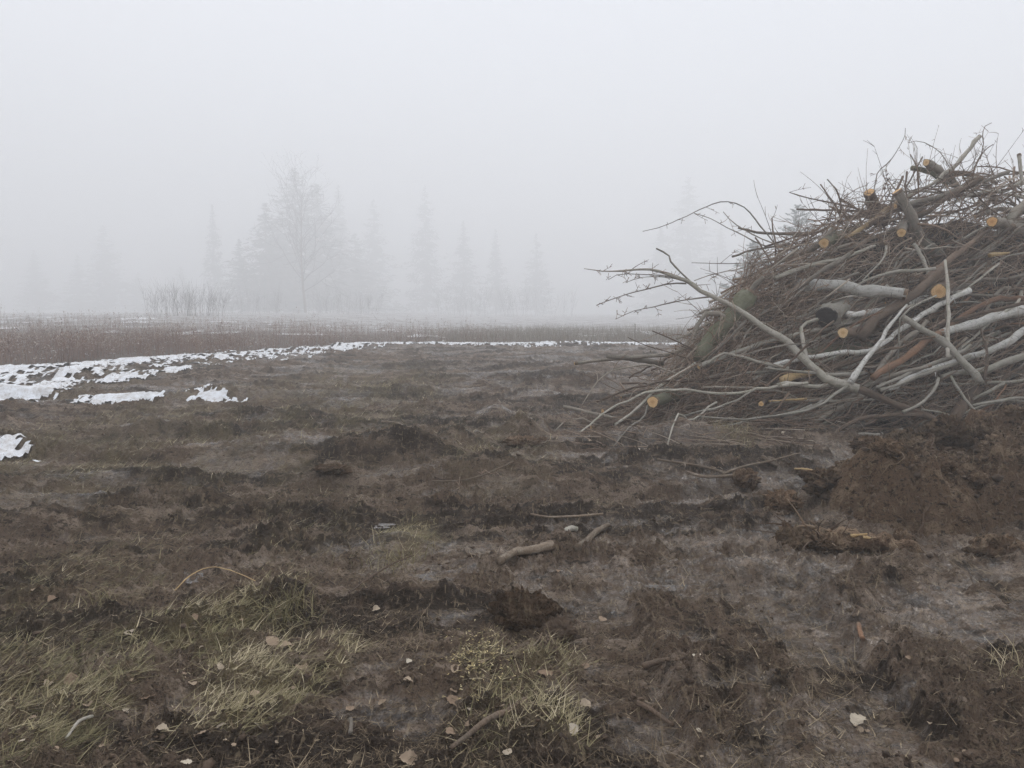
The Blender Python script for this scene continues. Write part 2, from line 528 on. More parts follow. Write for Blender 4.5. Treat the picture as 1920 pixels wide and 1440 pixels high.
m, t, b = new_mat('twig_bark'); M['twig'] = m
r_ = attr(t, 'rnd')
c = mixc(t, ramp(t, r_, 0, .6), (.085, .058, .043), (.31, .22, .158)); c = mixc(t, ramp(t, r_, .70, 1), c, (.50, .43, .35))
t.links.new(c, b.inputs['Base Color']); b.inputs['Roughness'].default_value = .7; b.inputs['Specular IOR Level'].default_value = .12

m, t, b = new_mat('cut_wood'); M['cut'] = m
v = attr(t, 'bark', 'Vector')
ln = t.nodes.new('ShaderNodeVectorMath'); ln.operation = 'LENGTH'; t.links.new(v, ln.inputs[0])
wob = mul(t, ln.outputs['Value'], mul(t, noise(t, v, 2.5, 2), .45), 'ADD')
rings = t.nodes.new('ShaderNodeMath'); rings.operation = 'SINE'; t.links.new(mul(t, wob, 42.0), rings.inputs[0])
oi = t.nodes.new('ShaderNodeObjectInfo').outputs['Random']
outer = mixc(t, oi, (.80, .57, .30), (.80, .46, .18)); inner = mixc(t, oi, (.60, .36, .15), (.64, .30, .10))
c = mixc(t, ramp(t, wob, .35, .75), inner, outer)
c = mixc(t, ramp(t, rings.outputs[0], .1, 1, 0, .4), c, (.30, .17, .07))
c = mixc(t, ramp(t, wob, 1.08, 1.16), c, (.16, .11, .07))
c = mixc(t, ramp(t, noise(t, v, 5, 4), .52, .72, 0, .6), c, (.27, .16, .08))
t.links.new(c, b.inputs['Base Color']); b.inputs['Roughness'].default_value = .75
bump(t, b, rings.outputs[0], .25, .002)

def simple_mat(name, a, b_, c_=None, rough=.8, rnd='rnd', backside=False):
    m, t, b = new_mat(name)
    r = attr(t, rnd) if rnd == 'rnd' else t.nodes.new('ShaderNodeObjectInfo').outputs['Random']
    col = mixc(t, ramp(t, r, 0, .6), a, b_)
    if c_:
        col = mixc(t, ramp(t, r, .65, 1), col, c_)
    if rnd != 'rnd':
        pos = t.nodes.new('ShaderNodeTexCoord').outputs['Object']
        col = mixc(t, ramp(t, noise(t, pos, 45, 4), .5, .7, 0, .6), col, tuple(v * .55 for v in a))
    t.links.new(col, b.inputs['Base Color'])
    b.inputs['Roughness'].default_value = rough; b.inputs['Specular IOR Level'].default_value = .15
    return m
M['straw'] = simple_mat('straw', (.035, .024, .017), (.20, .15, .095), (.52, .42, .28))
M['grass'] = simple_mat('grass_blades', (.115, .102, .046), (.31, .26, .145), (.58, .49, .335), .6)
M['weed'] = simple_mat('dead_weeds', (.14, .070, .043), (.235, .128, .077), (.55, .48, .42))
M['wgrass'] = simple_mat('dead_grass', (.16, .13, .09), (.22, .18, .125), (.30, .25, .18))
M['needle'] = simple_mat('spruce_needles', (.022, .036, .020), (.040, .055, .030), (.06, .075, .045))
M['frost'] = simple_mat('frosted_needles', (.16, .19, .15), (.36, .39, .37), (.62, .64, .64))
M['limb'] = simple_mat('bare_limbs', (.060, .048, .042), (.095, .075, .066))
M['leaf'] = simple_mat('fallen_leaves', (.26, .18, .12), (.40, .31, .22), (.60, .53, .42), .65, 'obj')
M['chips'] = simple_mat('wood_chips', (.42, .33, .15), (.52, .42, .22), (.62, .53, .33))
M['root'] = simple_mat('roots', (.07, .045, .03), (.15, .10, .065), (.26, .19, .125))

m, t, b = new_mat('clod_earth'); M['clod'] = m
pos = t.nodes.new('ShaderNodeNewGeometry').outputs['Position']
c = mixc(t, ramp(t, noise(t, pos, 4, 4), .35, .65), (.035, .024, .017), (.165, .118, .085))
t.links.new(c, b.inputs['Base Color']); b.inputs['Roughness'].default_value = .7; b.inputs['Specular IOR Level'].default_value = .08
bump(t, b, noise(t, pos, 60, 4), .8, .012)

m, t, b = new_mat('old_snow'); M['snow'] = m
pos = t.nodes.new('ShaderNodeNewGeometry').outputs['Position']
c = mixc(t, ramp(t, noise(t, pos, 6, 6, .75), .42, .66, 0, .85), (.88, .90, .93), (.50, .46, .42))
t.links.new(c, b.inputs['Base Color']); b.inputs['Roughness'].default_value = .7
bump(t, b, noise(t, pos, 25, 4), .6, .03)

# ------------------------------------------------------------------ ground
def build_ground():
    # one sheet, finer towards the middle of the clearing, out past the fog
    a = np.concatenate([np.linspace(-180, -52, 22, endpoint=False), np.linspace(-52, -41, 20, endpoint=False),
                        np.linspace(-41, 41, 860, endpoint=False), np.linspace(41, 52, 20, endpoint=False), np.linspace(52, 180, 23)])
    r = np.concatenate([[0.05, .5, 1.0], np.geomspace(1.45, 45, 760), np.geomspace(46, 520, 70)])
    A, R_ = np.meshgrid(np.radians(a), r)
    X, Y = R_ * np.sin(A), R_ * np.cos(A)
    Z = height(X, Y)
    n, k = X.shape
    idx = np.arange(n * k).reshape(n, k)
    F = np.stack([idx[:-1, :-1], idx[:-1, 1:], idx[1:, 1:], idx[1:, :-1]], -1).reshape(-1, 4)[:, ::-1]
    g = grass_mask(X, Y).ravel()
    mud = mud_zone(X, Y).ravel()
    wet = wet_mask(X, Y) * (1 - .8 * grass_mask(X, Y))
    V = np.stack([X.ravel(), Y.ravel(), Z.ravel()], -1)
    me = np_mesh('ground', V, F, M['mud'], {'grass': g, 'wet': wet.ravel() * mud, 'humus_shade': humus_shade_mask(X, Y).ravel() * mud, 'meadow': 1 - mud, 'snow_haze': sm(48, 62, np.hypot(X, Y)).ravel()})
    o = link('ground', me)
    tag(o, kind='structure')
build_ground()

# earth heap
xs = np.arange(1.3, 8.4, .017); ys = np.arange(4.3, 9.4, .020)
X, Y = np.meshgrid(xs, ys)
hh = heap_height(X, Y)
Z = height(X, Y) * .6 + .4 * height(X, Y, False) + hh - .16 * (1 - sm(.0, .14, hh)) + .01
keep = (hh > -0.035)
idx = np.arange(X.size).reshape(X.shape)
q = keep[:-1, :-1] & keep[1:, :-1] & keep[:-1, 1:] & keep[1:, 1:]
F = np.stack([idx[:-1, :-1], idx[:-1, 1:], idx[1:, 1:], idx[1:, :-1]], -1)[q]
used = np.unique(F); remap = np.full(X.size, -1); remap[used] = np.arange(len(used))
V = np.stack([X.ravel(), Y.ravel(), Z.ravel()], -1)[used]
o = link('earth_mound', np_mesh('earth_mound', V, remap[F], M['earth']))
tag(o, 'lumpy heap of reddish brown dug earth lying in front of the brush pile', 'earth mound')

# ------------------------------------------------------------------ snow
def snow_sheet(name, cx, cy, ext_x, ext_y, field, step_x, step_y, thick):
    xs = np.arange(cx - ext_x, cx + ext_x, step_x); ys = np.arange(cy - ext_y, cy + ext_y, step_y)
    X, Y = np.meshgrid(xs, ys)
    f = field(X, Y)
    hs = height(X, Y, False)
    hf = height(X, Y)
    Z = 0.45 * hf + .55 * (hs + .125) + np.clip(f * 1.5, -0.4, 1) * thick
    keep = f > -0.12
    idx = np.arange(X.size).reshape(X.shape)
    q = keep[:-1, :-1] & keep[1:, :-1] & keep[:-1, 1:] & keep[1:, 1:]
    F = np.stack([idx[:-1, :-1], idx[:-1, 1:], idx[1:, 1:], idx[1:, :-1]], -1)[q]
    if not len(F):
        return None
    used = np.unique(F); remap = np.full(X.size, -1); remap[used] = np.arange(len(used))
    V = np.stack([X.ravel(), Y.ravel(), Z.ravel()], -1)[used]
    return link(name, np_mesh(name, V, remap[F], M['snow']))

def patch_field(ells, seed):
    def f(X, Y):
        m = np.full_like(X, -9.0)
        wx = X + .22 * pn(X * 2.5, Y * 1.6, seed) + .08 * pn(X * 8, Y * 6, seed + 1)
        wy = Y + .45 * pn(X * 1.8, Y * 1.3, seed + 2)
        for (cx, cy, rx, ry) in ells:
            m = np.maximum(m, 1 - ((wx - cx) / rx) ** 2 - ((wy - cy) / ry) ** 2)
        return np.clip(m, -1, 1) + .9 * fbm(X * 5.0, Y * 3.6, seed + 3, 3) + 1.0 * fbm(X * 12, Y * 8, seed + 5, 2) - .05
    return f

def patch(els, label, seed):
    ws = []
    for (px, py, wpx, hpx) in els:
        x, y = flat(px, py, 0.08)
        ws.append((x, y, wpx / FPX * y, hpx * y * y / (FPX * CAM_H)))
    x0 = min(w[0] - w[2] * 1.5 - .4 for w in ws); x1 = max(w[0] + w[2] * 1.5 + .4 for w in ws)
    y0 = min(w[1] - w[3] * 1.5 - .5 for w in ws); y1 = max(w[1] + w[3] * 1.5 + .5 for w in ws)
    o = snow_sheet('snow_patch', (x0 + x1) / 2, (y0 + y1) / 2, (x1 - x0) / 2, (y1 - y0) / 2, patch_field(ws, seed), .03, .05, .028)
    if o:
        tag(o, label, 'snow patch', 'patches of old snow on the mud')
patch([(25, 735, 80, 14), (80, 725, 40, 12)], 'broad white snow patch at the left edge below the dead weeds', 301)
patch([(222, 740, 72, 9), (165, 745, 22, 6)], 'long oval snow patch lying on brown mud beside the grassy hummock', 302)
patch([(225, 711, 48, 6), (268, 710, 14, 5)], 'ragged thin snow patch behind the long oval one', 303)
patch([(400, 741, 56, 5)], 'thin streak of snow on the mud, rightmost near the olive grass', 304)
patch([(376, 726, 22, 7)], 'small snow patch just behind the thin streak of snow', 305)
patch([(322, 697, 22, 8)], 'small round snow heap at the edge of the meadow snow', 306)
patch([(20, 846, 40, 11)], 'nearest snow heap at the left edge melting on yellow grass', 307)
patch([(90, 873, 22, 4), (122, 869, 8, 4)], 'tiny low strip of snow in front of the nearest snow heap', 308)
patch([(35, 758, 38, 4)], 'narrow snow strip below the broad patch at the left edge', 309)
patch([(140, 757, 26, 3)], 'small snow crumb lying in front of the long oval patch', 310)

def meadow_field(X, Y):
    d = Y - meadow_edge(X)                                          # metres beyond the edge of the weeds
    w = snow_front(X) * (1 + .5 * pn(X * .45, Y * .2, 334))
    k = (.62 * sm(-w - .8, -w * .8, d) + .38 * sm(-w * .7, -w * .1, d)) * (1 - .85 * sm(1.0, 4.0, d))
    f = -1.17 + 1.52 * k + .85 * fbm(X * .65, Y * .32, 331, 3) + .95 * fbm(X * 2.6, Y * 1.5, 333, 2) + 1.5 * fbm(X * 8, Y * 4.5, 337, 2)
    return np.where(d < -w - 1.0, -1, f)
for (cx, cy, ex, ey, sx, sy) in [(-13, 23, 9, 9.5, .06, .09), (6, 35.5, 16, 3.5, .08, .10), (-7, 33.5, 4, 5, .07, .10)]:
    pass
o = snow_sheet('snow', -3.0, 25.5, 26, 15.5, meadow_field, .055, .085, .032)
tag(o, 'thin broken snow lying between the dead weeds along the meadow edge', kind='stuff')
def far_field(X, Y):
    return -.35 + .9 * fbm(X * .25, Y * .12, 351, 2) + .5 * fbm(X * 1.2, Y * .6, 352, 2)
o = snow_sheet('snow', -8, 56, 50, 13, far_field, .4, .4, .12)
if o:
    tag(o, 'faint far snow patches out in the foggy meadow', kind='stuff')

# ------------------------------------------------------------------ puddles
m, t, b = new_mat('muddy_water'); M['water'] = m
b.inputs['Base Color'].default_value = (.075, .058, .045, 1); b.inputs['Roughness'].default_value = .07; b.inputs['IOR'].default_value = 1.33
pos = t.nodes.new('ShaderNodeNewGeometry').outputs['Position']; bump(t, b, noise(t, pos, 22, 3), .12, .01)
def puddle(px, py, wpx, hpx, level, label):
    x0, y0, _ = ground_at(px, py)
    rx, ry = wpx / FPX * y0, hpx * y0 * y0 / (FPX * CAM_H)
    n, k = 9, 40
    rr = np.linspace(0, 1, n)[:, None]; a = np.linspace(0, 2 * np.pi, k, endpoint=False)[None]
    w = 1 + .22 * np.sin(3 * a + px) + .14 * np.sin(5 * a + py)
    X = x0 + rx * rr * w * np.cos(a); Y = y0 + ry * rr * w * np.sin(a)
    hgt_ = height(X, Y)
    z = np.percentile(hgt_, level)
    idx = np.arange(n * k).reshape(n, k); nx = np.roll(idx, -1, 1)
    F = np.stack([idx[:-1], idx[1:], nx[1:], nx[:-1]], -1).reshape(-1, 4)
    V = np.stack([X.ravel(), Y.ravel(), np.full(X.size, z)], -1)
    V[:k, :2] += .002 * np.stack([np.cos(a[0]), np.sin(a[0])], -1)
    o = link('puddle', np_mesh('puddle', V, F, M['water']))
    tag(o, label, 'puddle', 'puddles in the mud')
for a in [(690, 985, 50, 5, 34, 'shiny puddle lying level left of the birch logs'), (385, 1085, 42, 9, 36, 'small shiny puddle above the lower left grass'),
          (820, 1082, 56, 10, 36, 'shallow puddle left of the big dark clod'), (1300, 1100, 80, 9, 32, 'wide shallow puddle in front of the torn stump'),
          (1165, 1000, 36, 9, 34, 'small puddle just right of the thin mottled log')]:
    puddle(*a)

# ------------------------------------------------------------------ blades: many thin strips in one mesh
def blades(name, X, Y, Z, L, Wd, az, lean, bend, rnd, mat, segs=2, twist=True):
    """lean: angle from vertical; bend adds along the blade"""
    n = len(X)
    d = np.stack([np.cos(az), np.sin(az)], -1)
    fa = rng.random(n) * np.pi * 2 if twist else az + np.pi / 2
    side = np.stack([np.cos(fa), np.sin(fa), np.zeros(n)], -1)
    lying = lean > 1.0
    side[lying] = np.stack([-np.sin(az[lying]), np.cos(az[lying]), np.zeros(lying.sum())], -1)
    pts = []
    p = np.stack([X, Y, Z], -1)
    pts.append(p)
    for s in range(segs):
        a = lean + bend * (s + .5)
        st = L / segs
        p = p + np.stack([d[:, 0] * np.sin(a) * st, d[:, 1] * np.sin(a) * st, np.cos(a) * st], -1)
        pts.append(p)
    pts = np.stack(pts, 1)                                     # n, segs+1, 3
    w = np.linspace(1, .15, segs + 1)[None, :, None] * Wd[:, None, None] * .5
    Lf = pts - side[:, None] * w; Rt = pts + side[:, None] * w
    V = np.stack([Lf, Rt], 2).reshape(-1, 3)
    k = (segs + 1) * 2
    b0 = (np.arange(n) * k)[:, None]
    F = np.concatenate([b0 + np.array([[2 * s, 2 * s + 1, 2 * s + 3, 2 * s + 2]]) for s in range(segs)], 0)
    return link(name, np_mesh(name, V, F, mat, {'rnd': np.repeat(rnd, k)}))

def join_blades(parts):
    return parts

# dead weeds of the meadow
def scatter(n, x0, x1, y0, y1):
    return rng.uniform(x0, x1, n), rng.uniform(y0, y1, n)
n = 52000
X = np.concatenate([rng.uniform(-34, 0, n), rng.uniform(-22, 3, n // 3)])
Y = np.concatenate([rng.uniform(17, 60, n), rng.uniform(18, 36, n // 3)])
dens = sm(.6, 2.6, Y - meadow_edge(X)) * sm(1, -4, X) * (1 - .75 * sm(27, 48, Y))
dens = dens * (0.10 + .75 * np.clip(2.2 * fbm(X * .45, Y * .30, 71, 3) + .40, 0, 1)) 
k = rng.random(len(X)) < dens
X, Y = X[k], Y[k]
nn = len(X)
red = .35 + 0.5 * pn(X * .25, Y * .2, 72)
Lh = rng.uniform(.35, 1.1, nn) * (0.85 + .8 * fbm(X * .5, Y * .4, 73, 3)) * (1 + .4 * (rng.random(nn) < .14))
o = blades('dead_weeds', X, Y, height(X, Y, False), Lh, rng.uniform(.008, .018, nn), rng.uniform(0, 6.28, nn), np.abs(rng.normal(0, .14, nn)),
           rng.normal(0, .12, nn), np.clip(red + rng.normal(0, .2, nn), 0, .72), M['weed'], 3)
tag(o, 'tall reddish brown dead weeds standing in the snow-strewn meadow', kind='stuff')
# their side leaves and pale seed heads
rep = 6
ii = np.repeat(np.arange(nn), rep)
fr = rng.uniform(.35, 1.0, nn * rep)
head = rng.random(nn * rep) < .28
fr[head] = rng.uniform(.85, 1.02, head.sum())
o2 = blades('weed_leaves', X[ii] + rng.normal(0, .03, len(ii)), Y[ii] + rng.normal(0, .03, len(ii)), height(X, Y, False)[ii] + Lh[ii] * fr,
            np.where(head, rng.uniform(.03, .07, len(ii)), rng.uniform(.06, .18, len(ii))), np.where(head, rng.uniform(.03, .05, len(ii)), rng.uniform(.010, .028, len(ii))),
            rng.uniform(0, 6.28, len(ii)), rng.uniform(.3, 1.6, len(ii)), rng.normal(.3, .3, len(ii)),
            np.where(head, rng.uniform(.75, 1.0, len(ii)), np.clip(red[ii] + rng.normal(0, .25, len(ii)), 0, .8)), M['weed'], 1)
tag(o2, 'withered leaves and pale seed heads of the dead weeds', kind='stuff')
# dead grass in the middle distance and across the right
n = 60000
X = rng.uniform(-30, 40, n); Y = rng.uniform(32, 62, n)
dens = (1 - mud_zone(X, Y)) * (.4 + .8 * np.clip(fbm(X * .3, Y * .5, 75, 2) + .4, 0, 1)) * sm(-8, -1, X) * sm(35.0, 37.5, Y)
k = rng.random(n) < dens
X, Y = X[k], Y[k]; nn = len(X)
o = blades('dead_grass', X, Y, height(X, Y, False), rng.uniform(.25, .75, nn), rng.uniform(.012, .028, nn), rng.uniform(0, 6.28, nn), np.abs(rng.normal(0, .25, nn)),
           rng.normal(.1, .2, nn), rng.uniform(0, 1, nn), M['wgrass'], 2)
tag(o, 'pale dead grass standing beyond the snow strip', kind='stuff')
# thin stubble poking through the snow strip
n = 60000
X = rng.uniform(-28, 32, n); Y = rng.uniform(12, 37, n)
d_ = Y - meadow_edge(X)
k = (d_ > -snow_front(X) - 1.5) & (d_ < 3) & (rng.random(n) < np.clip(.35 + 1.2 * fbm(X * .6, Y * .5, 78, 2), .1, 1))
X, Y = X[k], Y[k]; nn = len(X)
o = blades('stubble', X, Y, height(X, Y, False), rng.uniform(.05, .26, nn), rng.uniform(.007, .016, nn), rng.uniform(0, 6.28, nn), np.abs(rng.normal(0, .5, nn)),
           rng.normal(.2, .3, nn), rng.uniform(0, .75, nn), M['weed'], 2)
tag(o, 'brown stubble poking through the broken snow', kind='stuff')

# ------------------------------------------------------------------ grass, straw and clods of the clearing
n = 330000
ry = np.sqrt(rng.uniform(2.0 ** .5, 18 ** .5, n) ** 4) if False else np.exp(rng.uniform(math.log(2.0), math.log(20), n))
X = rng.uniform(-.78, .75, n) * ry; Y = ry
g = grass_mask(X, Y)
k = rng.random(n) < g ** 1.5 * np.where(Y < 6, .62, .75)
X, Y, g = X[k], Y[k], g[k]; nn = len(X)
az = rng.normal(1.15, .55, nn) + np.where(rng.random(nn) < .12, rng.uniform(0, 6.28, nn), 0)
green = .46 + .75 * fbm(X * 2.2, Y * 1.4, 81, 2)
o = blades('grass', X, Y, height(X, Y), rng.uniform(.03, .145, nn) * np.where(Y > 7, 1.2, 1), rng.uniform(.0025, .0055, nn) * np.maximum(1, Y / 6), az,
           rng.normal(1.36, .20, nn), rng.normal(.06, .10, nn), np.clip(green + rng.normal(0, .24, nn), 0, 1), M['grass'], 3)
tag(o, 'flattened olive and straw coloured grass pressed into the mud', kind='stuff')

n = 95000
ry = np.exp(rng.uniform(math.log(2.0), math.log(26), n))
X = rng.uniform(-.78, .75, n) * ry; Y = ry
cl = np.clip(.28 + 1.3 * fbm(X * 1.1, Y * .9, 85, 3), 0.04, 1)
k = (rng.random(n) < cl) & (mud_zone(X, Y) > .4)
X, Y = X[k], Y[k]; nn = len(X)
az = np.where(Y > 5.5, rng.normal(.15, .8, nn), rng.normal(1.4, .8, nn))
o = blades('straw_litter', X, Y, height(X, Y) + rng.uniform(.0, .008, nn), rng.uniform(.03, .17, nn) * np.maximum(1, Y / 9), rng.uniform(.0018, .0042, nn) * np.maximum(1, Y / 6), az,
           rng.normal(1.52, .16, nn), rng.normal(.03, .16, nn), rng.beta(1.3, 2.2, nn), M['straw'], 2)
tag(o, 'dead straw and grass stems trodden into the mud', kind='stuff')

n = 130000
ry = np.exp(rng.uniform(math.log(2.0), math.log(13), n))
X = rng.uniform(-.78, .75, n) * ry; Y = ry
k = rng.random(n) < np.clip(.45 + 1.1 * fbm(X * 1.6, Y * 1.3, 88, 2), .12, 1) * (1 - .25 * wet_mask(X, Y))
X, Y = X[k], Y[k]; nn = len(X)
o = blades('fibre_litter', X, Y, height(X, Y) + rng.uniform(.0, .012, nn), rng.uniform(.015, .06, nn) * np.maximum(1, Y / 5), rng.uniform(.002, .0045, nn) * np.maximum(1, Y / 4.5),
           rng.uniform(0, 6.28, nn), rng.normal(1.45, .3, nn), np.zeros(nn), np.where(rng.random(nn) < .45, rng.uniform(0, .15, nn), rng.beta(1.6, 1.8, nn)), M['straw'], 1)
tag(o, 'short broken fibres of grass and root mixed into the mud', kind='stuff')

# an icosahedron for crumbs of earth
phi = (1 + 5 ** .5) / 2
ICO_V = np.array([(-1, phi, 0), (1, phi, 0), (-1, -phi, 0), (1, -phi, 0), (0, -1, phi), (0, 1, phi), (0, -1, -phi), (0, 1, -phi), (phi, 0, -1), (phi, 0, 1), (-phi, 0, -1), (-phi, 0, 1)]) / 1.9
ICO_F = np.array([(0, 11, 5), (0, 5, 1), (0, 1, 7), (0, 7, 10), (0, 10, 11), (1, 5, 9), (5, 11, 4), (11, 10, 2), (10, 7, 6), (7, 1, 8), (3, 9, 4), (3, 4, 2), (3, 2, 6), (3, 6, 8), (3, 8, 9), (4, 9, 5), (2, 4, 11), (6, 2, 10), (8, 6, 7), (9, 8, 1)])
def crumbs(name, X, Y, Z, S, mat, label):
    n = len(X)
    V = ICO_V[None] * (1 + rng.normal(0, .28, (n, 12, 1)))
    a = rng.uniform(0, 6.28, n); ca, sa = np.cos(a)[:, None], np.sin(a)[:, None]
    V = V * S[:, None, None] * np.stack([rng.uniform(.7, 1.5, n), rng.uniform(.7, 1.3, n), rng.uniform(.45, .9, n)], -1)[:, None]
    V = np.stack([V[..., 0] * ca - V[..., 1] * sa, V[..., 0] * sa + V[..., 1] * ca, V[..., 2]], -1)
    V += np.stack([X, Y, Z + S * .25], -1)[:, None]
    F = (np.arange(n) * 12)[:, None, None] + ICO_F[None]
    o = link(name, np_mesh(name, V.reshape(-1, 3), F.reshape(-1, 3), mat))
    return tag(o, label, kind='stuff')
n = 26000
ry = np.exp(rng.uniform(math.log(2.0), math.log(20), n))
X = rng.uniform(-.76, .75, n) * ry; Y = ry
cl = np.clip(-.05 + 1.9 * fbm(X * 1.3, Y * 1.2, 87, 3), 0.02, 1)
k = (rng.random(n) < cl * .7) & ((wet_mask(X, Y) < .6) | (rng.random(n) < .5))
X, Y = X[k], Y[k]
crumbs('mud_crumbs', X, Y, height(X, Y), np.clip(rng.lognormal(-4.95, .45, len(X)), .004, .022) * np.maximum(1, Y / 9), M['clod'], 'small crumbs of dark earth scattered over the mud')
n = 5000
X = rng.uniform(1.6, 7.6, n); Y = rng.uniform(4.5, 8.8, n)
hh = heap_height(X, Y); k = hh > .05
X, Y, hh = X[k], Y[k], hh[k]
crumbs('earth_crumbs', X, Y, height(X, Y, False) + hh + .06, np.clip(rng.lognormal(-4.6, .5, len(X)), .005, .035), M['clod'], 'crumbs and lumps of earth on the dug heap')
n = 6500
X = rng.uniform(1.5, 7.6, n); Y = rng.uniform(4.5, 8.8, n)
hh = heap_height(X, Y); k = (hh > .02) & (rng.random(n) < np.clip(.4 + fbm(X * 2, Y * 2, 95, 2), .1, 1))
X, Y, hh = X[k], Y[k], hh[k]; nn = len(X)
o = blades('root_fibres', X, Y, height(X, Y, False) + hh + .075, rng.uniform(.04, .18, nn), rng.uniform(.003, .006, nn), rng.uniform(0, 6.28, nn),
           rng.normal(1.3, .35, nn), rng.normal(.3, .3, nn), rng.beta(1.3, 2.0, nn), M['straw'], 3)
tag(o, 'fine roots and dead grass hanging out of the dug earth', kind='stuff')
# chips of fresh wood by the middle grass
n = 420
cx, cy = flat(905, 1275)
X = cx + rng.normal(0, .085, n); Y = cy + rng.normal(0, .16, n)
o = blades('wood_chips', X, Y, height(X, Y) + .008, rng.uniform(.006, .02, n), rng.uniform(.004, .009, n), rng.uniform(0, 6.28, n), rng.normal(1.4, .25, n),
           np.zeros(n), rng.random(n), M['chips'], 1)
tag(o, 'pale yellow wood chips sprinkled on the ground', kind='stuff')

# ------------------------------------------------------------------ trees in the fog
def spruce_crown(h, nb, width, per, needle, seed, ragged=.25, top_pow=.95, droop=.35, low=.05, tilt=-.25):
    r = np.random.default_rng(seed)
    t = low + (1 - low) * np.sort(r.random(nb)) ** .9
    az = r.uniform(0, 6.28, nb)
    R = width * h * (1 - t) ** top_pow * (1 + r.normal(0, ragged, nb)) + .03 * h * (t > .9) * 0 + .012 * h
    s = r.random((nb, per)) ** .6
    x = R[:, None] * s
    ctr = np.stack([np.cos(az)[:, None] * x, np.sin(az)[:, None] * x, (t * h)[:, None] - droop * x * (1 - .4 * s) + .12 * x * s], -1)
    nd = needle * np.clip(.25 + 1.1 * (1 - t), .25, 1)[:, None] * np.ones((nb, per))
    ctr += r.normal(0, .18, ctr.shape) * nd[..., None]
    c = ctr.reshape(-1, 3); n = len(c); nd = nd.reshape(-1, 1)
    d = np.stack([np.cos(az)[:, None] + r.normal(0, .45, (nb, per)), np.sin(az)[:, None] + r.normal(0, .45, (nb, per)), r.normal(tilt, .3, (nb, per))], -1).reshape(-1, 3)
    d /= np.linalg.norm(d, axis=1, keepdims=True)
    sd = np.cross(d, r.normal(0, 1, d.shape)); sd /= np.linalg.norm(sd, axis=1, keepdims=True) + 1e-9
    L = nd * r.uniform(.6, 1.3, n)[:, None]; w = nd * r.uniform(.07, .18, n)[:, None]
    V = np.stack([c - d * L * .4 - sd * w, c - d * L * .4 + sd * w, c + d * L * .6], 1).reshape(-1, 3)
    F = np.arange(n * 3).reshape(-1, 3)
    return V, F, np.repeat(r.random(n), 3)

def trunk_mesh(h, r0, mat):
    P = np.array([[(0, 0, -.3), (.02, .01, h * .3), (0, .02, h * .6), (0, 0, h * .99)]])
    P = np.array([catmull(P[0], 10)])
    V, F, at = tubes(P, np.linspace(r0, r0 * .06, 10)[None], 8)
    return np_mesh('trunk', V, F, mat, at)

SPR = []
for sd in range(4):
    V, F, rn = spruce_crown(20, 300, .20 + .02 * (sd % 3), 14, 1.15, 900 + sd, .5)
    SPR.append((np_mesh('crown', V, F, M['needle'], {'rnd': rn}), trunk_mesh(20, .26, M['brown'])))

def spruce(px, top_py, dist, label, wide=1.0, var=0, group='spruces fading into the fog'):
    x = (px - 960) / FPX * dist
    h = CAM_H + (HORIZON - top_py) / FPX * dist - float(base_height(np.array([x]), np.array([dist]))[0])
    e = empty('spruce_tree', (x, dist, H(x, dist) - .2))
    tag(e, label, 'tree', group)
    s = h / 20
    e.scale = (s * wide, s * wide, s)
    e.rotation_euler[2] = random.uniform(0, 6.28)
    cm, tm = SPR[var]
    link('trunk', tm, e); link('crown', cm, e)
for a in [(408, 388, 295, 'narrow spruce with a pointed top, just left of the big dim tree mass', .62, 0),
          (505, 385, 234, 'dark bushy spruce left behind the bare tree', 1.35, 1),
          (560, 322, 253, 'tallest broad spruce rising right behind the bare tree', 1.45, 2),
          (455, 450, 248, 'lower spruce filling the left flank of the dim tree mass', 1.3, 0),
          (640, 352, 340, 'tall slim spruce right of the bare tree', .8, 3),
          (705, 378, 340, 'pale spruce halfway between the bare tree and the narrow tall one', .95, 1),
          (800, 352, 340, 'narrow tall spruce standing alone in the middle of the fog', .7, 2),
          (870, 418, 340, 'faint spruce just right of the narrow tall one', .95, 0),
          (930, 432, 340, 'faint middle spruce of the three right of the narrow tall one', .8, 3),
          (1005, 440, 340, 'faint spruce last in the row toward the brush pile', .95, 1),
          (1285, 338, 340, 'faint broad spruce towering behind the left end of the brush pile', 1.2, 2),
          (1235, 430, 340, 'lower faint spruce left beside the broad one behind the brush pile', 1.2, 0),
          (1345, 430, 340, 'lower faint spruce right beside the broad one behind the brush pile', 1.2, 3),
          (205, 425, 340, 'ghostly broad spruce at the far left', 1.3, 1),
          (155, 480, 340, 'ghostly lower spruce left of the broad one at the far left', 1.4, 0),
          (75, 470, 340, 'barely visible spruce nearest the left edge', 1.3, 3),
          (265, 510, 340, 'barely visible low spruce between far left and the osier bush', 1.4, 2),
          (600, 350, 268, 'broad dim spruce overlapping the right side of the tallest broad one', 1.7, 0),
          (525, 420, 248, 'broad dim spruce filling the lower left of the tallest broad one', 1.9, 3),
          (670, 440, 288, 'wide low spruce between the tall slim one and the pale one', 1.8, 1),
          (345, 500, 335, 'low spruce behind the osier bush', 1.5, 2)]:
    spruce(*a)

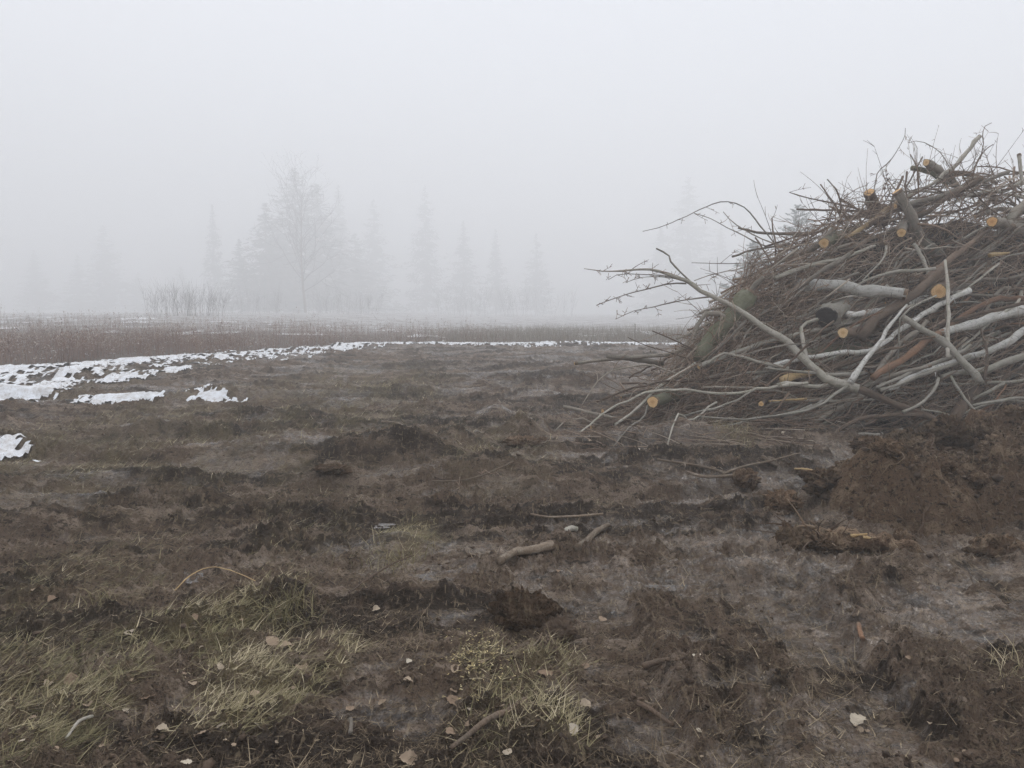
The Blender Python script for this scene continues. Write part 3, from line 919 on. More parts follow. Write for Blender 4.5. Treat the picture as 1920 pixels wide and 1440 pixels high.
def bare_tree(name, x, y, h, r0, label, cat, spread, seed, levels=4, nbr=7, group=None, low=.18):
    r = np.random.default_rng(seed)
    e = empty(name, (x, y, H(x, y) - .1)); tag(e, label, cat, group)
    K = 8
    tr = catmull(np.array([(0, 0, -.2), (r.normal(0, .02) * h, r.normal(0, .02) * h, h * .4), (r.normal(0, .03) * h, 0, h * .95)]), 14)
    V, F, at = tubes(tr[None], np.linspace(r0, r0 * .08, 14)[None], 8)
    link('trunk', np_mesh('trunk', V, F, M['brown'], at), e)
    P, R = [], []
    def grow(base, d, L, rad, lev):
        pts = [base]; p = base.copy(); dd = d.copy()
        for i in range(K - 1):
            dd = dd + r.normal(0, .13, 3) + np.array([0, 0, .06]); dd /= np.linalg.norm(dd)
            p = p + dd * L / (K - 1); pts.append(p.copy())
        P.append(pts); R.append(np.linspace(rad, rad * .25, K))
        if lev < levels:
            for _ in range(nbr - lev):
                i = r.integers(2, K)
                nd = dd * .7 + r.normal(0, .55, 3); nd /= np.linalg.norm(nd)
                grow(pts[i], nd, L * r.uniform(.4, .65), rad * .5, lev + 1)
    nl = 30
    for i in range(nl):
        f = low + (1 - low) * (i + .5) / nl
        base = tr[min(int(f * 13), 12)] * (1 - (f * 13) % 1) + tr[min(int(f * 13) + 1, 13)] * ((f * 13) % 1)
        a = i * 2.4 + r.normal(0, .3)
        el = r.uniform(.35, .8) + .5 * f
        d = np.array([math.cos(a) * math.cos(el), math.sin(a) * math.cos(el), math.sin(el)])
        grow(base, d, spread * h * (.55 + 1.5 * f * (1.05 - f)) * r.uniform(.8, 1.15), r0 * .33 * (1.1 - .7 * f), 2)
    P, R = np.array(P), np.maximum(np.array(R), .019)
    V, F, at = tubes(P, R, 4, r.random(len(P)) * .6)
    link('crown', np_mesh('crown', V, F, M['limb'], at), e)
bx, by = (575 - 960) / FPX * 176, 176
bare_tree('bare_tree', bx, by, 29, .34, 'leafless deciduous tree with spreading limbs standing in the foggy meadow', 'tree', .40, 5, 4, 7)

def osier(px, dist, w, h, n, label, seed, name='bare_shrub'):
    r = np.random.default_rng(seed)
    x = (px - 960) / FPX * dist
    e = empty(name, (x, dist, H(x, dist) - .05)); tag(e, label, 'shrub', 'bare shrubs in the fog')
    K = 6
    bx_ = r.uniform(-w / 2, w / 2, n); by_ = r.normal(0, w * .2, n)
    L = h * r.uniform(.55, 1.1, n)
    t = np.linspace(0, 1, K)
    lx = r.normal(0, .16, n) + bx_ / w * .3; ly = r.normal(0, .16, n)
    P = np.stack([bx_[:, None] + (lx * L)[:, None] * t ** 1.5 + r.normal(0, .02, (n, K)) * h, by_[:, None] + (ly * L)[:, None] * t ** 1.5, L[:, None] * t], -1)
    # side shoots
    i = r.integers(0, n, n * 5); s = r.uniform(.3, .8, n * 5)
    b0 = P[i, (s * (K - 1)).astype(int)]
    d = np.stack([r.normal(0, .4, len(i)), r.normal(0, .4, len(i)), r.uniform(.5, 1, len(i))], -1); d /= np.linalg.norm(d, axis=1, keepdims=True)
    P2 = b0[:, None] + d[:, None] * (t[None, :, None] * (L[i] * (1 - s) * .8)[:, None, None])
    Vc, Fc, at = tubes(np.concatenate([P, P2]), np.concatenate([np.linspace(.016, .005, K)[None].repeat(n, 0), np.linspace(.009, .004, K)[None].repeat(len(i), 0)]), 4, r.random(n * 6))
    link('stems', np_mesh('stems', Vc, Fc, M['limb'], at), e)
osier(350, 92, 8.4, 4.6, 110, 'bare osier bush with upright rods at the back of the weedy meadow', 31)
osier(470, 150, 13, 6, 60, 'dim bare bush under the left side of the bare tree', 32)
osier(650, 150, 14, 6, 60, 'dim bare bush just right of the bare tree trunk', 33)
osier(890, 200, 20, 10.5, 80, 'faint reddish thicket below the faint spruces, left half', 34)
osier(1010, 200, 20, 10, 80, 'faint reddish thicket below the faint spruces, right half', 35)

# frosted young conifer behind the pile, and a second one beside it
def frosted(px, top_py, dist, label, seed, wide):
    x = (px - 960) / FPX * dist
    h = CAM_H + (HORIZON - top_py) / FPX * dist
    e = empty('frosted_pine', (x, dist, H(x, dist) - .1)); tag(e, label, 'tree', 'frosted young pines behind the brush pile')
    V, F, rn = spruce_crown(h, 230, wide, 34, .55, seed, .35, .55, -.35, .08, .35)
    link('trunk', trunk_mesh(h, .1, M['brown']), e)
    link('crown', np_mesh('crown', V, F, M['frost'], {'rnd': rn}), e)
frosted(1488, 388, 58, 'frosted young pine peeking over the left shoulder of the brush pile', 51, .24)
frosted(1408, 455, 62, 'lower frosted pine showing through the thin twigs left of the other pine', 52, .28)

# thin stake in the snow strip
sx, sy = (1190 - 960) / FPX * 33, 33
V, F, at = tubes(np.array([catmull(np.array([(0, 0, -.2), (.01, 0, .5), (0, 0, 1.05)]), 6)]), np.full((1, 6), .022), 6)
o = link('stake', np_mesh('stake', V, F, M['grey'], at)); o.location = (sx, sy, H(sx, sy))
tag(o, 'thin upright stake in the snow strip left of the brush pile', 'stake')

# ------------------------------------------------------------------ the brush pile
Y0, SL = 9.5, 0.72            # the pile's front face: y = Y0 + SL * z
def face(px, py, off=0.0):
    dx, dy, dz = ray(px, py)
    t = (Y0 + off + SL * CAM_H) / (dy - SL * dz)
    p = np.array([dx * t, dy * t, CAM_H + dz * t])
    g = top(p[0], p[1])
    if p[2] < g + .03 and dz < 0:
        x, y, z = ground_at(px, py)
        p = np.array([x, y, z + .03])
    return p

# dark core added inside the pile to stop sky showing through
SIL = np.array([(1100, 830), (1180, 770), (1250, 690), (1330, 590), (1400, 520), (1480, 455), (1560, 405), (1650, 365), (1750, 330), (1830, 320), (1920, 340), (2100, 370), (2400, 470), (2700, 640), (2900, 830)], float)
def sil_z(x):
    px = x / 12.0 * FPX + 960
    py = np.interp(px, SIL[:, 0], SIL[:, 1])
    return CAM_H + (HORIZON - py) / FPX * 12.0
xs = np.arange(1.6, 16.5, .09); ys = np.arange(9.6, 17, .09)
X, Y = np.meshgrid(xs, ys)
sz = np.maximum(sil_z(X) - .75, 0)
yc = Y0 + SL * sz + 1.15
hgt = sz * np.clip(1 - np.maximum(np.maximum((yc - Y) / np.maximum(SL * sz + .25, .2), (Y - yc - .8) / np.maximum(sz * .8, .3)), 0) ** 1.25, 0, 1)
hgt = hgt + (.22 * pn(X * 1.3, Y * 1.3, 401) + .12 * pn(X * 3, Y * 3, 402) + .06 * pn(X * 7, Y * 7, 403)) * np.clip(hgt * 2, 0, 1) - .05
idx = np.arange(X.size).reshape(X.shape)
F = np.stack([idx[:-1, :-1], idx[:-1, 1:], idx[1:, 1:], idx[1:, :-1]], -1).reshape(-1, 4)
o = link('added_pile_core', np_mesh('added_pile_core', np.stack([X.ravel(), Y.ravel(), (height(X, Y, False) + hgt).ravel()], -1), F, M['core']))
tag(o, 'added dark core inside the brush pile, closing gaps to the sky', 'added core')

VIEW = {'TL': (1040, 200), 'TR': (1480, 200), 'BL': (1040, 530), 'BR': (1480, 530), 'P': (0, 0)}
def q(view, pts):
    ox, oy = VIEW[view]
    if view == 'P':
        return [(a, b) for a, b in pts]
    return [(ox + a * 440 / 1920, oy + b * 440 / 1920) for a, b in pts]

def branch_from(P3, r0, r1, mat, sides=8, wob=.012, n=None, rough=.08):
    P3 = np.asarray(P3)
    L = np.linalg.norm(np.diff(P3, axis=0), axis=1).sum()
    n = n or int(np.clip(L / .13, 8, 44))
    c = catmull(P3, n)
    c = c + rng.normal(0, wob, c.shape) * np.linspace(.4, 1, n)[:, None] * min(1, L / 2)
    kn = np.cumsum(np.cumsum(rng.normal(0, 1, (n, 3)) * (rng.random((n, 1)) < .3), axis=0), axis=0)
    kn -= np.linspace(0, 1, n)[:, None] * kn[-1]
    c = c + kn * wob * .35 * min(1, L / 2)
    R = np.linspace(r0, r1, n) * (1 + rng.normal(0, .05, n) + .22 * (rng.random(n) < .09))
    return c, R, tubes(c[None], R[None], sides, rng.random(1), rough)

def cut_face(parent, c, d, r, rough_cut=False):
    d = d / np.linalg.norm(d)
    a = np.cross(d, (0, 0, 1)); a /= np.linalg.norm(a) + 1e-9
    b_ = np.cross(a, d)
    k = 18; V = [c + d * (.004 + r * .02)]; bark = [(0, 0, 0)]
    for ring, rr in enumerate((.5, .97, 1.03, 1.05)):
        back = (.004, .003, -.006, -.04)[ring]
        for j in range(k):
            t = j / k * 2 * math.pi
            w = rr * r * (1 + .05 * math.sin(3 * t + r * 90) + .03 * math.sin(5 * t))
            V.append(c + d * back + (a * math.cos(t) + b_ * math.sin(t)) * w)
            bark.append((rr * math.cos(t) + (0 if ring > 1 else 0), rr * math.sin(t), r * 33))
            if ring >= 2: bark[-1] = (1.2 * math.cos(t), 1.2 * math.sin(t), r * 33)
    # ring coordinates: distance from the pith in the first two components
    V = np.array(V); bark = np.array(bark); bark[:, 2] = 0.0
    me = bpy.data.meshes.new('cut_face')
    fs = [(0, 1 + j, 1 + (j + 1) % k) for j in range(k)]
    for ring in range(3):
        o0, o1 = 1 + ring * k, 1 + (ring + 1) * k
        fs += [(o0 + j, o1 + j, o1 + (j + 1) % k, o0 + (j + 1) % k) for j in range(k)]
    me.from_pydata([tuple(v) for v in V], [], fs); me.update()
    at = me.attributes.new('bark', 'FLOAT_VECTOR', 'POINT'); at.data.foreach_set('vector', bark.astype(np.float32).ravel())
    me.materials.append(M['cut'])
    return link('cut_face', me, parent)

def side_twigs(parent, c, R, n, mat, f0=.1, f1=1.0, L0=.18, L1=.5, spurs=4):
    """thin shoots along a branch, each with little bud spurs"""
    K = len(c); Ltot = np.linalg.norm(np.diff(c, axis=0), axis=1).sum()
    T = np.gradient(c, axis=0)
    for j in range(n):
        f = f0 + (f1 - f0) * (j + rng.random()) / n
        i = int(f * (K - 1)); t = T[i] / np.linalg.norm(T[i])
        pr = rng.normal(0, 1, 3); pr -= t * pr.dot(t); pr /= np.linalg.norm(pr)
        d = t * -.2 + pr * rng.uniform(.5, 1.0); d = t * rng.uniform(.5, 1.0) + pr * rng.uniform(.4, .9)
        d /= np.linalg.norm(d)
        L = rng.uniform(L0, L1)
        k = 6
        bend = rng.normal(0, .25, 3)
        s = np.linspace(0, 1, k)[:, None]
        P = [c[i] + d * L * s + bend * L * s * s]
        r0 = min(.0075, max(.0035, R[i] * .45))
        RR = [np.linspace(r0, .0022, k)]
        for m_ in range(spurs):
            fi = rng.uniform(.25, 1)
            b0 = P[0][int(fi * (k - 1))]
            dd = d * .5 + rng.normal(0, .7, 3); dd /= np.linalg.norm(dd)
            P.append(b0 + dd * rng.uniform(.03, .10) * np.linspace(0, 1, k)[:, None])
            RR.append(np.linspace(.0035, .0030, k))
        V, F, at = tubes(np.array(P), np.array(RR), 4, rng.random(len(P)))
        link('side_twig', np_mesh('side_twig', V, F, mat, at), parent)

def hero(label, mat, d0, d1, view, pts, o0=0.0, o1=0.0, name='branch', cat='branch', cut=False, tw=0, twr=(.05, .9), twL=(.15, .5), group=None, sides=9, wob=.012, cutr=1.0):
    px = q(view, pts)
    n = len(px)
    if cut and name == 'log':
        o0 -= .22
    P3 = [face(a, b, o0 + (o1 - o0) * i / max(n - 1, 1)) for i, (a, b) in enumerate(px)]
    dist0, dist1 = P3[0][1], P3[-1][1]
    r0, r1 = d0 / 2 / FPX * dist0, d1 / 2 / FPX * dist1
    c, R, (V, F, at) = branch_from(P3, r0, r1, M[mat], sides, wob * min(1, 4 * r0 / .05))
    o = link(name, np_mesh(name, V, F, M[mat], at))
    tag(o, label, cat, group)
    if cut:
        cut_face(o, c[0], c[0] - c[1], R[0] * cutr)
    if not tw and name == 'branch' and len(c) > 14 and min(d0, d1) > 2.5:
        side_twigs(o, c, R, 4, M[mat] if mat in ('pale', 'birch', 'grey') else M['twig'], .08, .92, .07, .32, 1)
    if tw:
        side_twigs(o, c, R, tw, M['twig'], twr[0], twr[1], *twL)
    return o

g = 'branches of the brush pile'
# whips and tips against the fog, left
hero('whip thin branch arching high into the fog at the upper left of the pile', 'grey', 1.0, 2.8, 'TL', [(720, 1020), (850, 990), (980, 940), (1140, 870), (1270, 810), (1400, 778), (1500, 795), (1590, 850), (1650, 930), (1720, 1015), (1800, 1120), (1880, 1250)], -.1, .3, tw=4, twr=(.05, .6), twL=(.08, .3))
hero('drooping side shoot hanging under the high arching whip', 'grey', 1.0, 2.4, 'TL', [(1140, 872), (1250, 905), (1330, 945), (1430, 1000), (1540, 1050), (1650, 1110), (1760, 1150)], -.05, .3, tw=3, twr=(.1, .6), twL=(.08, .25))
hero('dark forked stick ending in a knob right below the high arching whip', 'grey', 1.6, 2.8, 'TL', [(1380, 860), (1420, 910), (1490, 970), (1560, 1010), (1680, 1080), (1800, 1120), (1920, 1160)], 0, .3, tw=3)
hero('crooked dead stub rising from the long pale branch in the fog', 'grey', 2.4, 3.2, 'TL', [(830, 1160), (930, 1215), (945, 1265), (1010, 1335), (1120, 1440)], -.1, -.1, wob=.006)
LONG = [(240, 1325), (400, 1348), (560, 1345), (700, 1335), (820, 1338), (920, 1370), (1000, 1400), (1120, 1440)]
lp = q('TL', LONG) + q('BL', [(1180, 60), (1300, 115), (1420, 175), (1540, 240), (1660, 330), (1780, 410), (1920, 490)]) + q('BR', [(80, 580), (180, 670), (300, 780), (420, 830), (560, 870), (700, 920), (830, 975), (960, 1030), (1080, 1080), (1250, 1140), (1450, 1210), (1600, 1260)])
hero('longest pale branch sweeping diagonally from the left tip down to the earth mound', 'pale', 1.2, 18, 'P', lp[:20], -.25, -.3, tw=9, twr=(.01, .4), twL=(.08, .3), wob=.009)
hero('brown broken butt continuing the longest pale branch into the earth', 'brown', 14, 10, 'P', lp[19:], -.3, -.2)
hero('budded twig just below the tip of the longest pale branch', 'grey', 1.0, 2.2, 'TL', [(440, 1415), (500, 1378), (620, 1370), (800, 1378), (950, 1390), (1050, 1425), (1120, 1445)], -.15, -.2, tw=7, twr=(.02, .8), twL=(.05, .16))
hero('budded twig second below the tip of the longest pale branch', 'grey', 1.0, 2.0, 'TL', [(580, 1440), (700, 1400), (860, 1390), (1000, 1410), (1100, 1445)], -.1, -.2, tw=5, twr=(.02, .8), twL=(.05, .16))
hero('budded side branch reaching left into the fog above the thin stake', 'grey', 1.1, 3.0, 'BL', [(340, 185), (480, 130), (640, 80), (800, 40), (960, 5), (1080, 10)], -.2, -.2, tw=9, twr=(.02, .8), twL=(.06, .18))
hero('lower budded side branch reaching left just right of the thin stake', 'grey', 1.1, 3.0, 'BL', [(500, 298), (640, 235), (800, 200), (960, 160), (1130, 130), (1300, 115)], -.2, -.2, tw=8, twr=(.02, .8), twL=(.06, .18))
hero('level thin rod pointing left under the crooked dead stub', 'grey', 1.2, 2.4, 'TL', [(1120, 1278), (1400, 1282), (1640, 1275), (1800, 1260), (1920, 1240)], 0, .3, tw=3)
hero('blunt dark stick pointing left beside the upright dead stick', 'grey', 4, 3.4, 'TL', [(1455, 1228), (1560, 1190), (1680, 1155), (1800, 1140), (1920, 1120)], .1, .5)
hero('upright dead stick on the left shoulder of the pile', 'brown', 2.4, 3.4, 'TL', [(1778, 912), (1785, 1010), (1805, 1100), (1805, 1200), (1800, 1300)], .1, .2, tw=2, wob=.005)
hero('straight pole lying level across the left shoulder of the pile', 'grey', 4, 7, 'TL', [(1500, 990), (1640, 1025), (1760, 1035), (1920, 1040), (2060, 1042)], .2, .6)
hero('forked rod rising out of the long pale branch toward the shoulder', 'grey', 1.6, 2.4, 'TL', [(1140, 1425), (1300, 1370), (1480, 1335), (1640, 1290), (1780, 1240), (1920, 1180)], -.1, .2, tw=4)
hero('dark stick leaning down right through the left shoulder', 'brown', 3, 3.6, 'TL', [(1640, 1070), (1700, 1160), (1760, 1260), (1830, 1390), (1850, 1440)], 0, .1)
# top of the pile
hero('pale barkless pole jutting up right from the very top of the pile', 'pale', 7.5, 6, 'TR', [(1560, 240), (1450, 370), (1340, 490), (1240, 560), (1130, 640), (1000, 720), (860, 800)], .0, .5, cut=True)
hero('tall forked twig standing right of the pale pole, highest of all', 'brown', 1.0, 3, 'TR', [(1655, 132), (1600, 160), (1580, 230), (1590, 300), (1575, 380), (1540, 450), (1510, 530), (1490, 620)], .2, .3, tw=4, twr=(.2, .8))
hero('short fork of the tall twig right of the pale pole', 'brown', 1.4, 2.2, 'TR', [(1668, 310), (1620, 340), (1575, 390), (1560, 430)], .2, .25)
hero('slender twig rising alone above the dried leaves near the top', 'grey', .9, 2.2, 'TR', [(950, 175), (945, 240), (900, 330), (840, 420), (770, 490), (720, 530), (700, 640), (680, 720)], .1, .4, tw=5, twr=(.1, .8))
hero('curved twig arching left of the pale pole', 'grey', 1.0, 2.2, 'TR', [(975, 295), (1060, 280), (1140, 310), (1230, 370), (1280, 440), (1320, 510), (1360, 600)], .3, .4, tw=4)
hero('short cut log lying uppermost on the pile under the pale pole', 'grey', 13, 13, 'TR', [(1120, 455), (1200, 500), (1290, 570), (1350, 640)], .4, 1.0, 'log', 'log', cut=True)
hero('weathered dark limb lying left of the uppermost cut log', 'moss', 9, 8, 'TR', [(1005, 500), (1100, 520), (1190, 560), (1300, 640)], .3, .7, 'log', 'log')
hero('thick twisted root arching at the top right of the pile', 'brown', 10, 9, 'TR', [(1240, 560), (1370, 540), (1480, 555), (1580, 600), (1650, 680), (1680, 790)], .4, .6)
hero('dark root bowing under the thick twisted root', 'brown', 8, 7, 'TR', [(1300, 760), (1400, 670), (1490, 600), (1590, 590), (1700, 640)], .3, .6)
hero('broken upright post at the right edge of the pile top', 'pale', 6.5, 6, 'TR', [(1880, 390), (1895, 540), (1905, 640)], .2, .4, cut=True, wob=.004)
hero('level twig running right above the twisted root', 'brown', 2, 3, 'TR', [(1540, 490), (1700, 495), (1820, 530), (1960, 560)], .3, .4, tw=3)
hero('second level twig touching the broken upright post', 'brown', 2.2, 3.2, 'TR', [(1530, 540), (1700, 560), (1860, 545), (2000, 530)], .35, .4, tw=3)
hero('sawn log with a fresh orange end leaning up left in the middle of the top', 'grey', 15, 26, 'TR', [(880, 690), (960, 820), (1010, 940), (1060, 1060), (1130, 1150), (1250, 1240)], -.15, .6, 'log', 'log', cut=True)
hero('short sawn log with a pale round end behind the leaning orange ended log', 'grey', 16, 16, 'TR', [(915, 1035), (960, 960), (1020, 890), (1080, 830)], .0, .9, 'log', 'log', cut=True)
hero('brown sawn stump standing near the top left of the pile', 'brown', 19, 30, 'TR', [(655, 700), (680, 780), (715, 850), (760, 930)], .35, .8, 'log', 'log', cut=True)
hero('sawn log with a dull orange end on the left shoulder', 'moss', 18, 19, 'TR', [(285, 1115), (360, 1080), (450, 1050), (560, 1010)], -.05, 1.0, 'log', 'log', cut=True)
hero('splintered yellowish limb sloping across the left shoulder', 'split', 6, 13, 'TR', [(460, 1075), (560, 1010), (640, 950), (760, 860), (880, 800)], -.1, .4)
hero('sawn log with bright orange end near the right edge', 'grey', 17, 24, 'TR', [(1655, 945), (1740, 950), (1840, 985), (1960, 1020)], -.25, .4, 'log', 'log', cut=True)
hero('grey limb leaning down left from the right edge', 'grey', 14, 16, 'TR', [(1960, 760), (1830, 900), (1760, 990), (1690, 1080), (1600, 1170), (1500, 1270)], -.2, .3)
hero('long brown limb running from the orange end down to the birch logs', 'brown', 6, 17, 'TR', [(1640, 1010), (1500, 1110), (1380, 1210), (1260, 1300), (1100, 1440)], -.2, -.2)
hero('smooth curved grey limb bending over the dark hollow of the pile', 'pale', 5, 9, 'TR', [(790, 1135), (760, 1120), (680, 1145), (560, 1200), (420, 1260), (280, 1280), (130, 1320), (0, 1360), (-120, 1400)], -.05, -.1, wob=.006)
hero('thin hooked shoot curling in the dark hollow', 'pale', 2.2, 4, 'TR', [(600, 1420), (690, 1330), (740, 1280), (790, 1200), (790, 1135)], -.15, -.1, wob=.005)
hero('short yellow splinter lying near the right edge', 'split', 9, 4, 'TR', [(1640, 1215), (1720, 1205), (1800, 1195)], -.1, 0, 'splinter', 'splinter')
hero('long dark whip reaching out left above the frosted pine', 'brown', 1.4, 4, 'TR', [(0, 700), (120, 740), (260, 770), (400, 800), (530, 830), (680, 870)], .1, .3, tw=7)
hero('level dark rod below the long dark whip', 'brown', 3, 4, 'TR', [(60, 840), (250, 850), (400, 855), (620, 860), (760, 870)], .1, .4)
hero('dark crooked stick rising left of the brown stump', 'brown', 2.4, 3.6, 'TR', [(255, 635), (320, 730), (370, 800), (410, 880), (430, 960)], .1, .3, tw=3)
hero('second dark crooked stick rising nearer to the brown stump', 'brown', 2.0, 3.4, 'TR', [(310, 595), (390, 690), (420, 800), (420, 900)], .15, .3, tw=4)
hero('pale stick hanging down below the leaning orange ended log', 'pale', 7, 6, 'TR', [(1020, 1120), (1080, 1220), (1140, 1370), (1160, 1420)], -.2, -.1)
hero('grey stick bowing left inside the dark hollow', 'grey', 6, 5, 'TR', [(1040, 1170), (930, 1260), (860, 1360), (840, 1440)], .0, .0)
hero('dark stub poking up behind the fresh orange log end', 'brown', 4, 4, 'TR', [(930, 570), (890, 660), (840, 760), (810, 860)], .2, .3)
hero('thin tangled twig crossing up left near the brown stump', 'grey', 1.4, 2, 'TR', [(640, 640), (560, 670), (480, 720), (430, 780)], .25, .3, tw=4)
hero('upright twin stick left of the uppermost cut log', 'brown', 2, 3.4, 'TR', [(990, 390), (1030, 460), (1050, 520), (1060, 640)], .3, .4, tw=2)
hero('leaning stick crossing the upright twin stick', 'brown', 2.4, 3, 'TR', [(1090, 410), (1050, 490), (990, 600), (950, 660)], .25, .4)
# left end
hero('broken grey log with a dark snapped end at the far left end of the pile', 'grey', 9, 12, 'BL', [(430, 600), (540, 610), (640, 620), (750, 640), (880, 660)], -.1, .4, 'log', 'log')
hero('sawn log with round orange end lying lowest at the left end', 'moss', 22, 22, 'BL', [(800, 980), (880, 955), (1000, 925), (1120, 900)], -.35, .7, 'log', 'log', cut=True)
hero('thick mossy trunk leaning out of the left end', 'moss', 33, 30, 'BL', [(1600, 90), (1530, 170), (1450, 270), (1370, 360), (1290, 450), (1225, 550), (1200, 640)], .05, .1, 'log', 'log', cut=True)
hero('pale sawn branch with orange end rising right at the left end', 'pale', 8, 11, 'BL', [(1180, 690), (1290, 640), (1420, 590), (1560, 540), (1700, 490), (1920, 440), (2060, 420)], -.2, .0, cut=True)
hero('thin pale branch crossing over the pale sawn branch', 'pale', 4, 7, 'BL', [(1250, 660), (1380, 580), (1500, 600), (1650, 640), (1780, 680), (1920, 710)], -.25, -.2)
hero('whip bending over to the mud at the left end', 'grey', 1.8, 4, 'BL', [(220, 1000), (300, 880), (390, 770), (500, 715), (640, 690), (790, 680), (930, 720), (1040, 770), (1150, 820)], -.2, .0, tw=4, twr=(.02, .5))
hero('long pale branch trailing down left past the round orange end', 'pale', 3, 6.5, 'BL', [(200, 1250), (320, 1130), (450, 1020), (600, 950), (700, 890), (900, 860), (1090, 855), (1280, 875), (1430, 885), (1600, 860), (1920, 825), (2080, 820)], -.3, -.3, tw=5, twr=(.02, .4))
hero('stripped stick slanting to the ground left of the round orange end', 'pale', 4.5, 6, 'BL', [(490, 1160), (600, 1090), (750, 960), (830, 870), (980, 760), (1150, 660)], -.3, .0)
hero('thin stick propped under the round orange end', 'pale', 2.4, 4, 'BL', [(480, 1360), (620, 1250), (720, 1110), (760, 1020), (800, 930)], -.45, -.4)
hero('bent stick standing on the mud right of the round orange end', 'pale', 3.4, 4, 'BL', [(920, 1360), (1010, 1240), (1120, 1130), (1250, 1030), (1330, 980)], -.35, -.2)
hero('lower of two crooked pale sticks lying level near the ground', 'pale', 3, 4.6, 'BL', [(1180, 1250), (1300, 1180), (1450, 1160), (1640, 1110), (1920, 1070), (2100, 1000)], -.3, -.3)
hero('upper of two crooked pale sticks lying level near the ground', 'pale', 3, 5, 'BL', [(1190, 1100), (1330, 1110), (1560, 1120), (1700, 1100), (1920, 1075), (2050, 1040), (2200, 960)], -.35, -.3)
hero('arched twig touching the mud at the leftmost foot of the pile', 'grey', 2.6, 3, 'BL', [(0, 1210), (110, 1120), (240, 1100), (330, 1140), (450, 1220), (560, 1270)], -.3, -.2, tw=3)
hero('dark whip pointing up left above the broken grey log', 'brown', 1.3, 3, 'BL', [(600, 450), (760, 520), (930, 570), (1080, 620), (1200, 660), (1330, 720)], -.1, .1, tw=6)
hero('second dark whip pointing up left nearer the mossy trunk', 'brown', 2.2, 3, 'BL', [(795, 395), (930, 450), (1060, 510), (1170, 570), (1280, 660)], -.1, .1, tw=4)
hero('blunt stub pointing left beside the mossy trunk', 'grey', 5, 6, 'BL', [(1185, 250), (1280, 215), (1410, 190), (1520, 150)], -.05, .3)
hero('knotty limb running along under the blunt stub', 'grey', 4, 6, 'BL', [(1000, 460), (1130, 400), (1250, 340), (1400, 280), (1520, 230)], -.05, .3, tw=3)
hero('small greyish sawn stick end in the shade of the left end', 'brown', 9, 9, 'BL', [(1690, 990), (1740, 960), (1820, 930)], -.1, .5, 'log', 'log', cut=True)
hero('straight peeled yellowish lath in the shade beside the small sawn end', 'split', 2.4, 5, 'BL', [(1750, 970), (1920, 958), (2060, 950)], -.2, -.1)
# middle and right: logs
hero('hollow birch log with a black painted hollow and peeling bark', 'pale', 36, 30, 'BR', [(300, 285), (400, 220), (500, 165), (640, 115)], -.35, .6, 'log', 'log')
hero('white birch log lying level above the hollow log', 'birch', 20, 23, 'BR', [(960, 95), (740, 65), (560, 60), (400, 20), (180, 20), (80, 0)], -.25, .1, 'log', 'log', cut=True)
hero('thick log end with a broad tan face behind the upright pole', 'brown', 27, 27, 'BR', [(1225, 75), (1290, 40), (1400, 0)], -.15, .8, 'log', 'log', cut=True)
hero('sawn log with a ringed orange end below the hollow log', 'brown', 20, 19, 'BR', [(440, 410), (540, 400), (660, 360), (780, 320)], -.25, .5, 'log', 'log', cut=True)
hero('thick brown limb crossing in front of the birch log', 'brown', 17, 19, 'BR', [(1260, -110), (1100, 30), (1000, 110), (850, 210), (740, 280), (660, 360), (580, 460)], -.35, -.2)
hero('birch pole running right from the hollow log', 'birch', 12, 12, 'BR', [(480, 260), (600, 250), (720, 220), (850, 200), (960, 170), (1100, 140), (1290, 100), (1420, 70)], -.2, .2)
hero('grey pole just below the hollow black end', 'pale', 8, 10, 'BR', [(0, 440), (100, 410), (250, 370), (400, 330), (560, 290), (690, 280), (820, 260)], -.2, .1)
hero('leaning birch stem slanting down left beneath the hollow log', 'birch', 4, 11, 'BR', [(960, 180), (880, 280), (800, 400), (740, 500), (660, 600), (580, 710), (500, 820)], -.4, -.4)
hero('long white stem curving from the upright pole down to the left', 'birch', 10, 8, 'BR', [(1480, 60), (1280, 170), (1100, 280), (960, 370), (830, 460), (690, 550), (400, 580), (200, 610), (0, 650), (-160, 700)], -.25, -.15)
hero('thick white birch stem with a sawn end right of the upright pole', 'birch', 15, 19, 'BR', [(1230, 420), (1300, 390), (1450, 350), (1600, 300), (1760, 260), (1920, 220), (2060, 190)], -.3, .0, cut=True)
hero('white stem sloping down left from the right edge, second below the sawn birch', 'birch', 14, 8, 'BR', [(2060, 310), (1920, 390), (1780, 480), (1640, 550), (1500, 590), (1380, 640), (1200, 710), (1000, 790), (800, 880)], -.35, -.35)
hero('grey stem lowest of the three at the right edge with a side stub', 'pale', 15, 10, 'BR', [(2060, 560), (1920, 600), (1780, 640), (1650, 690), (1500, 730), (1350, 740), (1250, 770)], -.35, -.3)
hero('slim upright pole leaning on the pile near the right edge', 'pale', 5, 7.5, 'P', [(1772, 488), (1777, 530), (1777, 565), (1778, 600), (1776, 630), (1778, 670)], -.5, -.5, wob=.004)
hero('rusty orange bare stick pointing down left in the middle', 'rusty', 13, 12, 'BR', [(680, 780), (800, 700), (930, 620), (1060, 530), (1160, 450), (1250, 400)], -.4, -.3)
hero('rusty orange branch bent level at the right edge', 'rusty', 9, 10, 'BR', [(1290, 400), (1330, 340), (1480, 230), (1660, 130), (1800, 130), (1960, 140)], -.25, -.1)
hero('knotty lichen covered limb slanting down right across the stems', 'pale', 11, 14, 'BR', [(930, 280), (1060, 360), (1180, 430), (1290, 500), (1350, 560), (1420, 650), (1500, 720), (1570, 830)], -.5, -.5)
hero('black thin upright twig in front of the grey stem at the right', 'brown', 4, 6, 'BR', [(1570, 380), (1600, 500), (1620, 650), (1590, 790)], -.55, -.5, tw=3)
